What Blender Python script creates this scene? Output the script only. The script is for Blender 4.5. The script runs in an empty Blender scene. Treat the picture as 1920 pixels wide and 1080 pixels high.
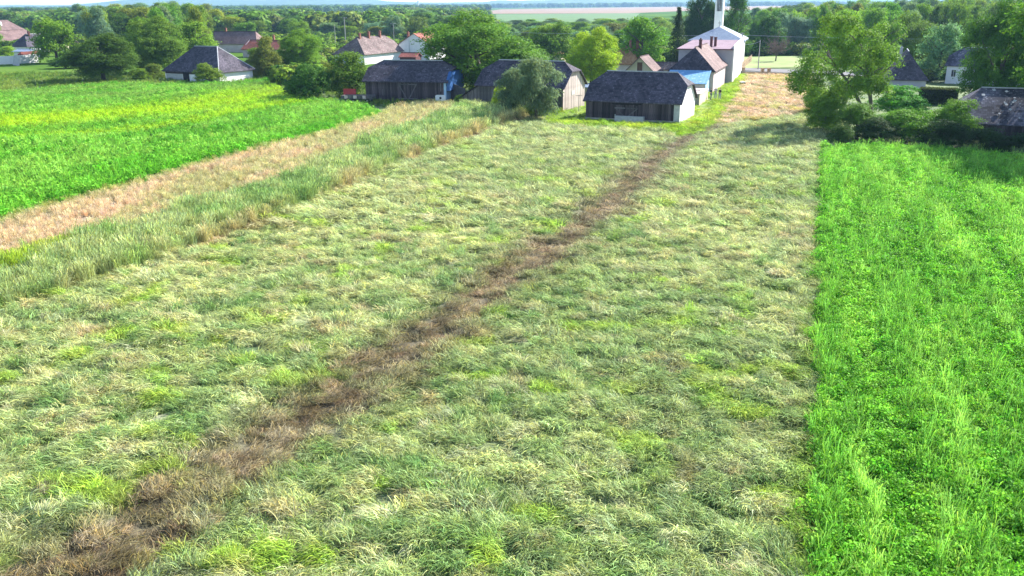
import bpy, math, random
import numpy as np
from mathutils import Matrix, Vector, Euler
R = math.radians
rng = np.random.default_rng(7)
random.seed(3)

# ------------------------------------------------------------------ camera, sky, sun, exposure
scene = bpy.context.scene
col = scene.collection
cam_d = bpy.data.cameras.new('camera')
cam = bpy.data.objects.new('camera', cam_d)
col.objects.link(cam)
cam_d.sensor_width = 36.0
cam_d.lens = 30.0
cam_d.clip_start = 0.5
cam_d.clip_end = 30000
cam.matrix_world = Matrix.Translation((0, 0, 15.0)) @ Matrix.Rotation(R(90 - 18.39), 4, 'X') @ Matrix.Rotation(R(-0.4), 4, 'Z')
scene.camera = cam

SUN_EL, SUN_AZ = R(34), R(50)          # azimuth clockwise from +Y
world = bpy.data.worlds.new('World')
scene.world = world
world.use_nodes = True
wn = world.node_tree
sky = wn.nodes.new('ShaderNodeTexSky')
sky.sky_type = 'NISHITA'
sky.sun_disc = False
sky.sun_elevation = SUN_EL
sky.sun_rotation = SUN_AZ
sky.air_density = 1.0
sky.dust_density = 0.5
bg = wn.nodes['Background']
wn.links.new(sky.outputs[0], bg.inputs[0])
bg.inputs[1].default_value = 0.11
sd = bpy.data.lights.new('sun', 'SUN')
sd.energy = 5.0
sd.angle = R(0.5)
sd.color = (1.0, 0.96, 0.88)
sun = bpy.data.objects.new('sun', sd)
col.objects.link(sun)
svec = Vector((math.sin(SUN_AZ) * math.cos(SUN_EL), math.cos(SUN_AZ) * math.cos(SUN_EL), math.sin(SUN_EL)))
sun.rotation_euler = svec.to_track_quat('Z', 'Y').to_euler()
sun.location = (60, 60, 80)
scene.view_settings.view_transform = 'Standard'
scene.view_settings.look = 'None'
scene.view_settings.exposure = 1.58
scene.view_settings.gamma = 1.0
scene.cycles.max_bounces = 8
scene.cycles.diffuse_bounces = 3
scene.cycles.transparent_max_bounces = 8
scene.cycles.volume_bounces = 0
scene.cycles.use_denoising = True

# ------------------------------------------------------------------ tagging and mesh helpers
def tag(o, label=None, cat=None, group=None, kind=None):
    if label: o['label'] = label
    if cat: o['category'] = cat
    if group: o['group'] = group
    if kind: o['kind'] = kind
    return o

def empty(name, loc=(0, 0, 0), rz=0.0, parent=None):
    o = bpy.data.objects.new(name, None)
    o.empty_display_size = 0.3
    col.objects.link(o)
    o.location = loc
    o.rotation_euler = (0, 0, rz)
    if parent: o.parent = parent
    return o

def link(name, me, mat=None, parent=None):
    o = bpy.data.objects.new(name, me)
    if mat is not None and len(me.materials) == 0: me.materials.append(mat)
    col.objects.link(o)
    if parent: o.parent = parent
    return o

def np_mesh(name, V, Q, mat=None, face_attr=None, k=None, smooth=False):
    """mesh from a vertex array and an array of faces that all have the same number of corners"""
    V = np.asarray(V, dtype=np.float32); Q = np.asarray(Q, dtype=np.int32)
    k = Q.shape[1]
    me = bpy.data.meshes.new(name)
    me.vertices.add(len(V)); me.vertices.foreach_set('co', V.ravel())
    me.loops.add(Q.size); me.loops.foreach_set('vertex_index', Q.ravel())
    me.polygons.add(len(Q))
    me.polygons.foreach_set('loop_start', np.arange(0, Q.size, k, dtype=np.int32))
    me.polygons.foreach_set('loop_total', np.full(len(Q), k, dtype=np.int32))
    if smooth: me.polygons.foreach_set('use_smooth', np.ones(len(Q), dtype=bool))
    if face_attr:
        for n, a in face_attr.items():
            at = me.attributes.new(n, 'FLOAT', 'FACE')
            at.data.foreach_set('value', np.asarray(a, dtype=np.float32))
    me.update(calc_edges=True)
    if mat is not None: me.materials.append(mat)
    return me

class MB:
    """collects boxes, prisms and tubes; build() links them as one mesh object"""
    def __init__(s): s.v = []; s.f = []
    def poly(s, vs, fs):
        b = len(s.v); s.v += [tuple(v) for v in vs]; s.f += [tuple(b + i for i in f) for f in fs]; return s
    def box(s, x0, x1, y0, y1, z0, z1, rot=None, at=(0, 0, 0)):
        vs = [Vector((x, y, z)) for z in (z0, z1) for y in (y0, y1) for x in (x0, x1)]
        if rot is not None: vs = [rot @ v for v in vs]
        vs = [v + Vector(at) for v in vs]
        return s.poly(vs, [(0, 2, 3, 1), (4, 5, 7, 6), (0, 1, 5, 4), (1, 3, 7, 5), (3, 2, 6, 7), (2, 0, 4, 6)])
    def prism(s, pts, d):
        """closed prism: polygon pts extruded by vector d"""
        n = len(pts); d = Vector(d)
        vs = [Vector(p) for p in pts] + [Vector(p) + d for p in pts]
        fs = [tuple(range(n))[::-1], tuple(range(n, 2 * n))] + [(i, (i + 1) % n, n + (i + 1) % n, n + i) for i in range(n)]
        return s.poly(vs, fs)
    def tube(s, pts, rad, n=6, cap=True):
        pts = [Vector(p) for p in pts]
        rads = rad if isinstance(rad, (list, tuple)) else [rad] * len(pts)
        b = len(s.v)
        for i, p in enumerate(pts):
            d = (pts[min(i + 1, len(pts) - 1)] - pts[max(i - 1, 0)]).normalized()
            a = d.orthogonal().normalized(); c = d.cross(a)
            if i and abs(a.dot(pa)) < 0.95:
                a = (pa - d * pa.dot(d)).normalized(); c = d.cross(a)
            pa = a
            for k in range(n):
                t = 2 * math.pi * k / n
                s.v.append(tuple(p + (a * math.cos(t) + c * math.sin(t)) * rads[i]))
        for i in range(len(pts) - 1):
            for k in range(n):
                s.f.append((b + i * n + k, b + i * n + (k + 1) % n, b + (i + 1) * n + (k + 1) % n, b + (i + 1) * n + k))
        if cap:
            s.f.append(tuple(b + k for k in range(n))[::-1])
            s.f.append(tuple(b + (len(pts) - 1) * n + k for k in range(n)))
        return s
    def mesh(s, name, mat=None, smooth=False):
        me = bpy.data.meshes.new(name)
        me.from_pydata(s.v, [], s.f)
        if smooth:
            for p in me.polygons: p.use_smooth = True
        me.update()
        if mat: me.materials.append(mat)
        return me
    def build(s, name, mat=None, parent=None, smooth=False):
        return link(name, s.mesh(name, mat, smooth), None, parent)

# ------------------------------------------------------------------ value noise in numpy
_tab = rng.random((256, 256))
def vnoise(x, y, seed=0):
    x = np.asarray(x, float) + seed * 17.13; y = np.asarray(y, float) + seed * 9.71
    xi = np.floor(x).astype(int); yi = np.floor(y).astype(int)
    fx = x - xi; fy = y - yi
    fx = fx * fx * (3 - 2 * fx); fy = fy * fy * (3 - 2 * fy)
    g = lambda a, b: _tab[a % 256, b % 256]
    return (g(xi, yi) * (1 - fx) + g(xi + 1, yi) * fx) * (1 - fy) + (g(xi, yi + 1) * (1 - fx) + g(xi + 1, yi + 1) * fx) * fy
def fbm(x, y, o=3, seed=0):
    v = 0; a = 1; t = 0
    for i in range(o):
        v = v + a * vnoise(np.asarray(x) * 2 ** i, np.asarray(y) * 2 ** i, seed + i * 3); t += a; a *= .55
    return v / t
def smooth01(a, b, x): 
    t = np.clip((x - a) / (b - a), 0, 1); return t * t * (3 - 2 * t)
def inpoly(px, py, poly):
    ins = np.zeros(px.shape, bool); n = len(poly)
    for i in range(n):
        x1, y1 = poly[i]; x2, y2 = poly[(i + 1) % n]
        if y1 == y2: continue
        c = ((y1 > py) != (y2 > py)) & (px < (x2 - x1) * (py - y1) / (y2 - y1) + x1)
        ins ^= c
    return ins
def inp(x, y, poly):
    return inpoly(x + 1.1 * (fbm(x * .7, y * .7, 3, 97) - .5), y + .8 * (vnoise(x * .6, y * .6, 98) - .5), poly)
def dline(px, py, line):
    """distance to a polyline and the arc length along it"""
    best = np.full(px.shape, 1e9); s = 0; arc = np.zeros(px.shape); side = np.zeros(px.shape)
    for (x1, y1), (x2, y2) in zip(line[:-1], line[1:]):
        dx, dy = x2 - x1, y2 - y1; L = math.hypot(dx, dy)
        t = np.clip(((px - x1) * dx + (py - y1) * dy) / L ** 2, 0, 1)
        d = np.hypot(px - x1 - t * dx, py - y1 - t * dy)
        m = d < best
        best = np.where(m, d, best); arc = np.where(m, s + t * L, arc)
        s += L
    return best, arc

# ------------------------------------------------------------------ materials
def new_mat(name):
    m = bpy.data.materials.new(name); m.use_nodes = True
    nt = m.node_tree; nt.nodes.clear()
    out = nt.nodes.new('ShaderNodeOutputMaterial')
    return m, nt, out
def N(nt, t, **kw):
    n = nt.nodes.new(t)
    for k, v in kw.items(): setattr(n, k, v)
    return n
def ramp(nt, stops, interp='LINEAR'):
    r = nt.nodes.new('ShaderNodeValToRGB'); r.color_ramp.interpolation = interp
    e = r.color_ramp.elements
    while len(e) < len(stops): e.new(0.5)
    for i, (p, c) in enumerate(stops):
        e[i].position = p; e[i].color = (*c, 1) if len(c) == 3 else c
    return r
def surf_mat(name, c1, c2, scale=3.0, rough=0.85, bump=0.3, stretch=(1, 1, 1), speck=None, obj_var=0.0, metal=0.0, dist=0.02, detail=6):
    """two-tone noise surface with fine relief, optional specks and per-object variation"""
    m, nt, out = new_mat(name)
    tc = N(nt, 'ShaderNodeTexCoord'); mp = N(nt, 'ShaderNodeMapping')
    mp.inputs['Scale'].default_value = stretch
    nt.links.new(tc.outputs['Object'], mp.inputs[0])
    no = N(nt, 'ShaderNodeTexNoise'); no.inputs['Scale'].default_value = scale; no.inputs['Detail'].default_value = detail
    no.inputs['Roughness'].default_value = .65
    nt.links.new(mp.outputs[0], no.inputs[0])
    r = ramp(nt, [(0.3, c1), (0.7, c2)])
    nt.links.new(no.outputs[0], r.inputs[0])
    c = r.outputs[0]
    if speck:
        n2 = N(nt, 'ShaderNodeTexNoise'); n2.inputs['Scale'].default_value = speck[1]; n2.inputs['Detail'].default_value = 3
        nt.links.new(tc.outputs['Object'], n2.inputs[0])
        r2 = ramp(nt, [(speck[2], (0, 0, 0)), (speck[2] + .06, (1, 1, 1))])
        nt.links.new(n2.outputs[0], r2.inputs[0])
        mx = N(nt, 'ShaderNodeMixRGB'); nt.links.new(r2.outputs[0], mx.inputs[0]); nt.links.new(c, mx.inputs[1]); mx.inputs[2].default_value = (*speck[0], 1)
        c = mx.outputs[0]
    if obj_var:
        oi = N(nt, 'ShaderNodeObjectInfo')
        mr = N(nt, 'ShaderNodeMapRange'); mr.inputs[3].default_value = 1 - obj_var; mr.inputs[4].default_value = 1 + obj_var
        nt.links.new(oi.outputs['Random'], mr.inputs[0])
        mu = N(nt, 'ShaderNodeVectorMath', operation='SCALE')
        nt.links.new(c, mu.inputs[0]); nt.links.new(mr.outputs[0], mu.inputs['Scale'])
        c = mu.outputs[0]
    b = N(nt, 'ShaderNodeBsdfPrincipled'); b.inputs['Roughness'].default_value = rough; b.inputs['Metallic'].default_value = metal; b.inputs['Specular IOR Level'].default_value = .5 if rough < .7 else .15
    nt.links.new(c, b.inputs['Base Color'])
    if bump:
        bp = N(nt, 'ShaderNodeBump'); bp.inputs['Strength'].default_value = bump; bp.inputs['Distance'].default_value = dist
        nt.links.new(no.outputs[0], bp.inputs['Height']); nt.links.new(bp.outputs[0], b.inputs['Normal'])
    nt.links.new(b.outputs[0], out.inputs[0])
    return m
def roof_mat(name, c1, c2, moss=(0.3, 0.3, 0.28), row=0.3, moss_at=0.68, rough=0.8, patch=0.25):
    """slates or tiles in courses, mottled, with pale lichen spots and weathered patches"""
    m, nt, out = new_mat(name)
    uv = N(nt, 'ShaderNodeAttribute', attribute_name='roof_uv')
    br = N(nt, 'ShaderNodeTexBrick'); br.inputs['Scale'].default_value = 1.0
    br.inputs['Brick Width'].default_value = row * 1.1; br.inputs['Row Height'].default_value = row
    br.inputs['Mortar Size'].default_value = 0.02; br.inputs['Mortar Smooth'].default_value = 0.3
    br.inputs['Color1'].default_value = (0, 0, 0, 1); br.inputs['Color2'].default_value = (1, 1, 1, 1); br.inputs['Mortar'].default_value = (0.5, 0.5, 0.5, 1)
    nt.links.new(uv.outputs['Vector'], br.inputs[0])
    tc = N(nt, 'ShaderNodeTexCoord')
    no = N(nt, 'ShaderNodeTexNoise'); no.inputs['Scale'].default_value = 1.3; no.inputs['Detail'].default_value = 8; no.inputs['Roughness'].default_value = .7
    nt.links.new(tc.outputs['Object'], no.inputs[0])
    mixf = N(nt, 'ShaderNodeMath', operation='MULTIPLY_ADD'); mixf.inputs[1].default_value = .5; 
    nt.links.new(br.outputs['Color'], mixf.inputs[0])
    sc = N(nt, 'ShaderNodeMath', operation='MULTIPLY'); sc.inputs[1].default_value = .6
    nt.links.new(no.outputs[0], sc.inputs[0]); nt.links.new(sc.outputs[0], mixf.inputs[2])
    r = ramp(nt, [(0.2, c1), (0.8, c2)]); nt.links.new(mixf.outputs[0], r.inputs[0])
    # mortar darker
    md = N(nt, 'ShaderNodeMixRGB', blend_type='MULTIPLY'); md.inputs[2].default_value = (.45, .45, .45, 1)
    nt.links.new(br.outputs['Fac'], md.inputs[0]); nt.links.new(r.outputs[0], md.inputs[1])
    n2 = N(nt, 'ShaderNodeTexNoise'); n2.inputs['Scale'].default_value = 2.6; n2.inputs['Detail'].default_value = 4; n2.inputs['Roughness'].default_value = .75
    nt.links.new(tc.outputs['Object'], n2.inputs[0])
    r2 = ramp(nt, [(moss_at, (0, 0, 0)), (moss_at + .04, (1, 1, 1))]); nt.links.new(n2.outputs[0], r2.inputs[0])
    mx = N(nt, 'ShaderNodeMixRGB'); nt.links.new(r2.outputs[0], mx.inputs[0]); nt.links.new(md.outputs[0], mx.inputs[1]); mx.inputs[2].default_value = (*moss, 1)
    n3 = N(nt, 'ShaderNodeTexNoise'); n3.inputs['Scale'].default_value = .35; n3.inputs['Detail'].default_value = 3
    nt.links.new(tc.outputs['Object'], n3.inputs[0])
    r3 = ramp(nt, [(0.35, (1 - patch,) * 3), (0.65, (1 + patch,) * 3)]); nt.links.new(n3.outputs[0], r3.inputs[0])
    m3 = N(nt, 'ShaderNodeVectorMath', operation='MULTIPLY'); nt.links.new(mx.outputs[0], m3.inputs[0]); nt.links.new(r3.outputs[0], m3.inputs[1])
    b = N(nt, 'ShaderNodeBsdfPrincipled'); b.inputs['Roughness'].default_value = rough; b.inputs['Specular IOR Level'].default_value = .12
    nt.links.new(m3.outputs[0], b.inputs['Base Color'])
    bp = N(nt, 'ShaderNodeBump'); bp.inputs['Strength'].default_value = .6; bp.inputs['Distance'].default_value = .03
    nt.links.new(mixf.outputs[0], bp.inputs['Height']); nt.links.new(bp.outputs[0], b.inputs['Normal'])
    nt.links.new(b.outputs[0], out.inputs[0])
    return m
def leaf_mat(name, source, trans=0.35, var=0.5, rough=0.7, yellow=(1.25, 1.05, .5)):
    """thin leaf or blade: colour from the instancer's tint, the object colour or the vertex-free default, varied leaf by leaf"""
    m, nt, out = new_mat(name)
    if source == 'tint':
        a = N(nt, 'ShaderNodeAttribute', attribute_type='INSTANCER', attribute_name='tint'); c = a.outputs['Color']
    else:
        a = N(nt, 'ShaderNodeObjectInfo'); c = a.outputs['Color']
    f = N(nt, 'ShaderNodeAttribute', attribute_name='rnd')
    mr = N(nt, 'ShaderNodeMapRange'); mr.inputs[3].default_value = 1 - var; mr.inputs[4].default_value = 1 + var
    nt.links.new(f.outputs['Fac'], mr.inputs[0])
    mu = N(nt, 'ShaderNodeVectorMath', operation='SCALE'); nt.links.new(c, mu.inputs[0]); nt.links.new(mr.outputs[0], mu.inputs['Scale'])
    g = N(nt, 'ShaderNodeAttribute', attribute_name='hue')
    yl = N(nt, 'ShaderNodeVectorMath', operation='MULTIPLY'); nt.links.new(mu.outputs[0], yl.inputs[0]); yl.inputs[1].default_value = yellow
    mx = N(nt, 'ShaderNodeMixRGB'); nt.links.new(g.outputs['Fac'], mx.inputs[0]); nt.links.new(mu.outputs[0], mx.inputs[1]); nt.links.new(yl.outputs[0], mx.inputs[2])
    d = N(nt, 'ShaderNodeBsdfPrincipled'); d.inputs['Roughness'].default_value = rough; d.inputs['Specular IOR Level'].default_value = 0.12
    t = N(nt, 'ShaderNodeBsdfTranslucent')
    nt.links.new(mx.outputs[0], d.inputs['Base Color']); nt.links.new(mx.outputs[0], t.inputs['Color'])
    ms = N(nt, 'ShaderNodeMixShader'); ms.inputs[0].default_value = trans
    nt.links.new(d.outputs[0], ms.inputs[1]); nt.links.new(t.outputs[0], ms.inputs[2])
    nt.links.new(ms.outputs[0], out.inputs[0])
    return m

M = {}
M['blade'] = leaf_mat('grass_blade', 'tint', .35, .7)
M['leaf'] = leaf_mat('tree_leaf', 'object', .38, .45)
M['crop'] = leaf_mat('crop_leaf', 'tint', .35, .4, .7)
M['bark'] = surf_mat('bark', (0.06, 0.05, 0.04), (0.16, 0.14, 0.115), 6, .95, .6, (1, 1, .25))
M['plank_dark'] = surf_mat('weathered_plank', (0.02, 0.016, 0.02), (0.11, 0.085, 0.095), 5, .9, .5, (3, 3, .3), obj_var=.6)
M['plank_grey'] = surf_mat('grey_plank', (0.06, 0.055, 0.06), (0.15, 0.14, 0.145), 5, .9, .5, (3, 3, .3), obj_var=.3)
M['plank_pale'] = surf_mat('bleached_plank', (0.32, 0.22, 0.2), (0.62, 0.56, 0.52), 2, .85, .4, (3, 3, .4), obj_var=.28)
M['dark_inside'] = surf_mat('dark_timber_and_gap_shade', (0.012, 0.011, 0.012), (0.03, 0.027, 0.028), 4, .95, .2)  # near-black, painting shade into board gaps and recesses; also dark timber parts
M['slate'] = roof_mat('dark_slate_roof', (0.028, 0.025, 0.036), (0.105, 0.09, 0.115), (.32, .32, .36), .3, .64)
M['slate_old'] = roof_mat('broken_slate_roof', (0.03, 0.028, 0.04), (0.14, 0.13, 0.17), (.35, .33, .36), .4, .6, patch=.45)
M['tile_pink'] = roof_mat('faded_pink_tile_roof', (0.12, 0.07, 0.065), (0.22, 0.15, 0.145), (.3, .26, .24), .3, .68)
M['tile_brown'] = roof_mat('mossy_brown_tile_roof', (0.09, 0.06, 0.058), (0.21, 0.15, 0.145), (.3, .27, .24), .3, .58)
M['tile_red'] = roof_mat('red_tile_roof', (0.22, 0.055, 0.04), (0.31, 0.115, 0.09), (.36, .26, .22), .3, .7)
M['tile_orange'] = roof_mat('orange_tile_roof', (0.27, 0.13, 0.05), (0.42, 0.24, 0.12), (.45, .37, .26), .3, .66)
M['tile_mauve'] = roof_mat('mauve_sheet_roof', (0.2, 0.135, 0.17), (0.27, 0.19, 0.23), (.3, .24, .27), .8, .8, patch=.08)
M['white'] = surf_mat('white_render', (0.66, 0.65, 0.66), (0.8, 0.79, 0.79), .8, .9, .15)
M['cream'] = surf_mat('cream_render', (0.5, 0.42, 0.32), (0.64, 0.56, 0.44), .9, .9, .15)
M['lilac'] = surf_mat('pale_grey_render', (0.34, 0.32, 0.37), (0.46, 0.43, 0.48), .5, .9, .2, speck=((.32, .28, .27), 1.1, .66))
M['rose'] = surf_mat('rose_render', (0.5, 0.38, 0.38), (0.66, 0.54, 0.53), .6, .9, .2, speck=((.42, .33, .28), 1.4, .62))
M['stone'] = surf_mat('stone_wall', (0.22, 0.19, 0.17), (0.44, 0.4, 0.36), 2.2, .95, .7, dist=.06)
M['concrete'] = surf_mat('concrete', (0.3, 0.3, 0.31), (0.46, 0.46, 0.47), 3, .9, .4)
M['blue_sheet'] = surf_mat('blue_painted_sheet', (0.10, 0.27, 0.48), (0.2, 0.42, 0.66), .7, .55, .15, (1, 1, 1), speck=((.34, .5, .68), 1.6, .6))
M['blue_dark'] = surf_mat('deep_blue_tarp', (0.01, 0.06, 0.22), (0.03, 0.14, 0.38), 1.6, .5, .4)
M['blue_pale'] = surf_mat('pale_blue_paint', (0.25, 0.4, 0.6), (0.4, 0.55, 0.72), 2, .7, .2)
M['blue_roof'] = surf_mat('grey_blue_sheet_roof', (0.11, 0.15, 0.22), (0.2, 0.25, 0.34), 1.5, .5, .2, speck=((.45, .5, .56), 2.5, .66))
M['brick'] = surf_mat('chimney_brick', (0.18, 0.07, 0.05), (0.32, 0.15, 0.11), 7, .9, .5)
M['dark_brick'] = surf_mat('sooty_chimney_brick', (0.08, 0.035, 0.035), (0.16, 0.07, 0.065), 7, .9, .5)
M['glass'] = surf_mat('window_glass', (0.02, 0.025, 0.03), (0.05, 0.06, 0.07), 1, .12, 0)
M['trim'] = surf_mat('ridge_trim', (0.3, 0.3, 0.33), (0.48, 0.48, 0.5), 4, .8, .3)
M['brown_wood'] = surf_mat('brown_wood', (0.10, 0.05, 0.04), (0.2, 0.11, 0.08), 4, .8, .3, (1, 1, .3))
M['tan_wood'] = surf_mat('tan_fence_wood', (0.28, 0.19, 0.12), (0.46, 0.34, 0.23), 4, .85, .3, (1, 1, .3), obj_var=.2)
M['red_paint'] = surf_mat('faded_red_paint', (0.35, 0.015, 0.02), (0.55, 0.04, 0.05), 3, .6, .2)
M['rubber'] = surf_mat('tyre_rubber', (0.015, 0.015, 0.016), (0.035, 0.033, 0.032), 9, .9, .3)
M['metal'] = surf_mat('dull_metal', (0.2, 0.2, 0.21), (0.34, 0.34, 0.35), 6, .5, .2, metal=.6)
M['pole'] = surf_mat('grey_pole', (0.3, 0.28, 0.25), (0.45, 0.42, 0.38), 6, .9, .3)
M['wire'] = surf_mat('wire', (0.35, 0.36, 0.38), (0.45, 0.46, 0.48), 6, .6, 0)
M['skin'] = surf_mat('skin', (0.4, 0.24, 0.17), (0.5, 0.31, 0.23), 6, .6, .05)
M['black_cloth'] = surf_mat('black_cloth', (0.012, 0.012, 0.014), (0.03, 0.03, 0.034), 8, .9, .2)
M['grey_cloth'] = surf_mat('grey_cloth', (0.28, 0.3, 0.34), (0.42, 0.44, 0.48), 8, .9, .2)
M['denim'] = surf_mat('denim', (0.05, 0.07, 0.12), (0.1, 0.13, 0.2), 8, .9, .2)
M['hair'] = surf_mat('hair', (0.015, 0.012, 0.01), (0.04, 0.03, 0.022), 20, .7, .3)
M['asphalt'] = surf_mat('asphalt', (0.14, 0.135, 0.14), (0.2, 0.19, 0.2), 2, .9, .2)

# ------------------------------------------------------------------ land use, in metres (x right, y away from the viewer)
MOWN = [(-34.65,22.02),(-31.61,29.14),(-26.3,41.19),(-24.61,46.24),(-21.84,50.85),(-18.45,59.93),(-14.36,73.45),(-8.97,90.6),(-1.9,110.03),(2.01,119.49),(7.32,115.81),(10.29,112.97),(21.74,108.83),(28.08,122.22),(46.12,178.98),(50.89,191.01),(64.1,189.84),(54.07,146.33),(42.19,110.27),(33.61,89.83),(26.78,72.04),(18.37,48.75),(12.92,33.31),(9.84,24.76),(8.06,19.79),(6.05,14.11),(-24.87,14.37)]
LAWN = [(12.78,163.89),(12.66,144.81),(28.52,139.67),(39.63,167.37),(51.66,198.6),(52.85,195.36),(38.63,147.39),(29.94,122.11),(23.28,104.05),(19.86,99.05),(17.6,106.16),(5.63,110.64),(4.22,119.37),(8.18,129.86)]
DRY = [(51.46,190.96),(65.0,189.76),(47.36,130.97),(37.94,117.51),(29.41,112.49),(25.52,110.63),(34.43,139.28)]
CROP_R = [(33.24,90.53),(39.09,91.69),(44.7,89.02),(50.39,83.37),(64.72,70.73),(53.18,38.98),(22.86,13.97),(6.05,14.11),(8.06,19.79),(9.84,24.76),(12.92,33.31),(18.37,48.75),(26.65,72.04)]
CROP_L_EDGE = [(-46.02,41.74),(-37.97,61.77),(-33.44,74.58),(-30.33,86.59),(-23.06,103.61),(-18.52,123.62)]
CROP_L_FAR = [(-23.34,136.79),(-35.87,147.18),(-41.98,160.61),(-51.36,184.39),(-55.89,177.17),(-69.42,175.82),(-81.64,176.77),(-93.86,160.31),(-124.43,149.56),(-122.91,106.55)]
TAN_LOW = [(-38.59,34.19),(-30.95,49.38),(-26.51,58.02),(-23.37,65.52),(-19.26,76.48),(-17.29,89.6),(-14.92,100.66),(-7.99,120.04),(-7.06,130.78)]
TALL_LOW = [(-34.65,22.02),(-31.61,29.14),(-26.3,41.19),(-24.61,46.24),(-21.84,50.85),(-18.45,59.93),(-14.36,73.45),(-8.97,90.6),(-1.9,110.03),(2.01,119.49)]
CROP_L = CROP_L_EDGE + CROP_L_FAR
TAN = CROP_L_EDGE + [(-17.61,131.41),(-13.33,137.67),(-7.24,134.32)] + TAN_LOW[::-1]
TALL = TAN_LOW + [(-4.57,128.59),(0.17,123.8)] + TALL_LOW[::-1]
TRACK = [(-13.09,18.91),(-11.1,22.01),(-9.69,25.71),(-7.53,30.11),(-4.81,35.36),(-1.72,43.16),(3.58,54.96),(8.7,67.97),(13.52,82.18),(19.41,96.67),(26.31,111.1),(32.17,121.98)]
YBAND1 = [(-85.29,109.33),(-68.75,116.03),(-59.74,122.89),(-50.74,131.31),(-46.27,142.88),(-42.98,160.69)]
YBAND2 = [(-72.81,92.59),(-60.28,101.1),(-49.59,105.31),(-44.0,113.18),(-40.05,128.02),(-34.13,139.74)]
GRASS_L = [(-48.56,44.34),(-30.95,49.38),(-31.76,54.55),(-28.99,55.41),(-27.79,52.18),(-28.13,47.72),(-28.89,45.76),(-38.59,34.19)]

def height(x, y):
    """rolling of the field surface: heaps of laid grass in the mown field, gentle elsewhere"""
    m = inpoly(x, y, MOWN)
    d, _ = dline(x, y, TRACK)
    w = np.where(m, 1.0, .25)
    h = .16 + w * (.30 * (fbm(x * .9, y * .9, 3, 2) - .5) + .38 * (vnoise(x * 1.7, y * 1.7, 8) - .5)) - w * .22 * smooth01(.72, .9, vnoise(x * 1.3, y * 1.3, 77))
    h = h - .10 * w * np.exp(-(d / 1.3) ** 2)
    return np.maximum(h, .02)

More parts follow.
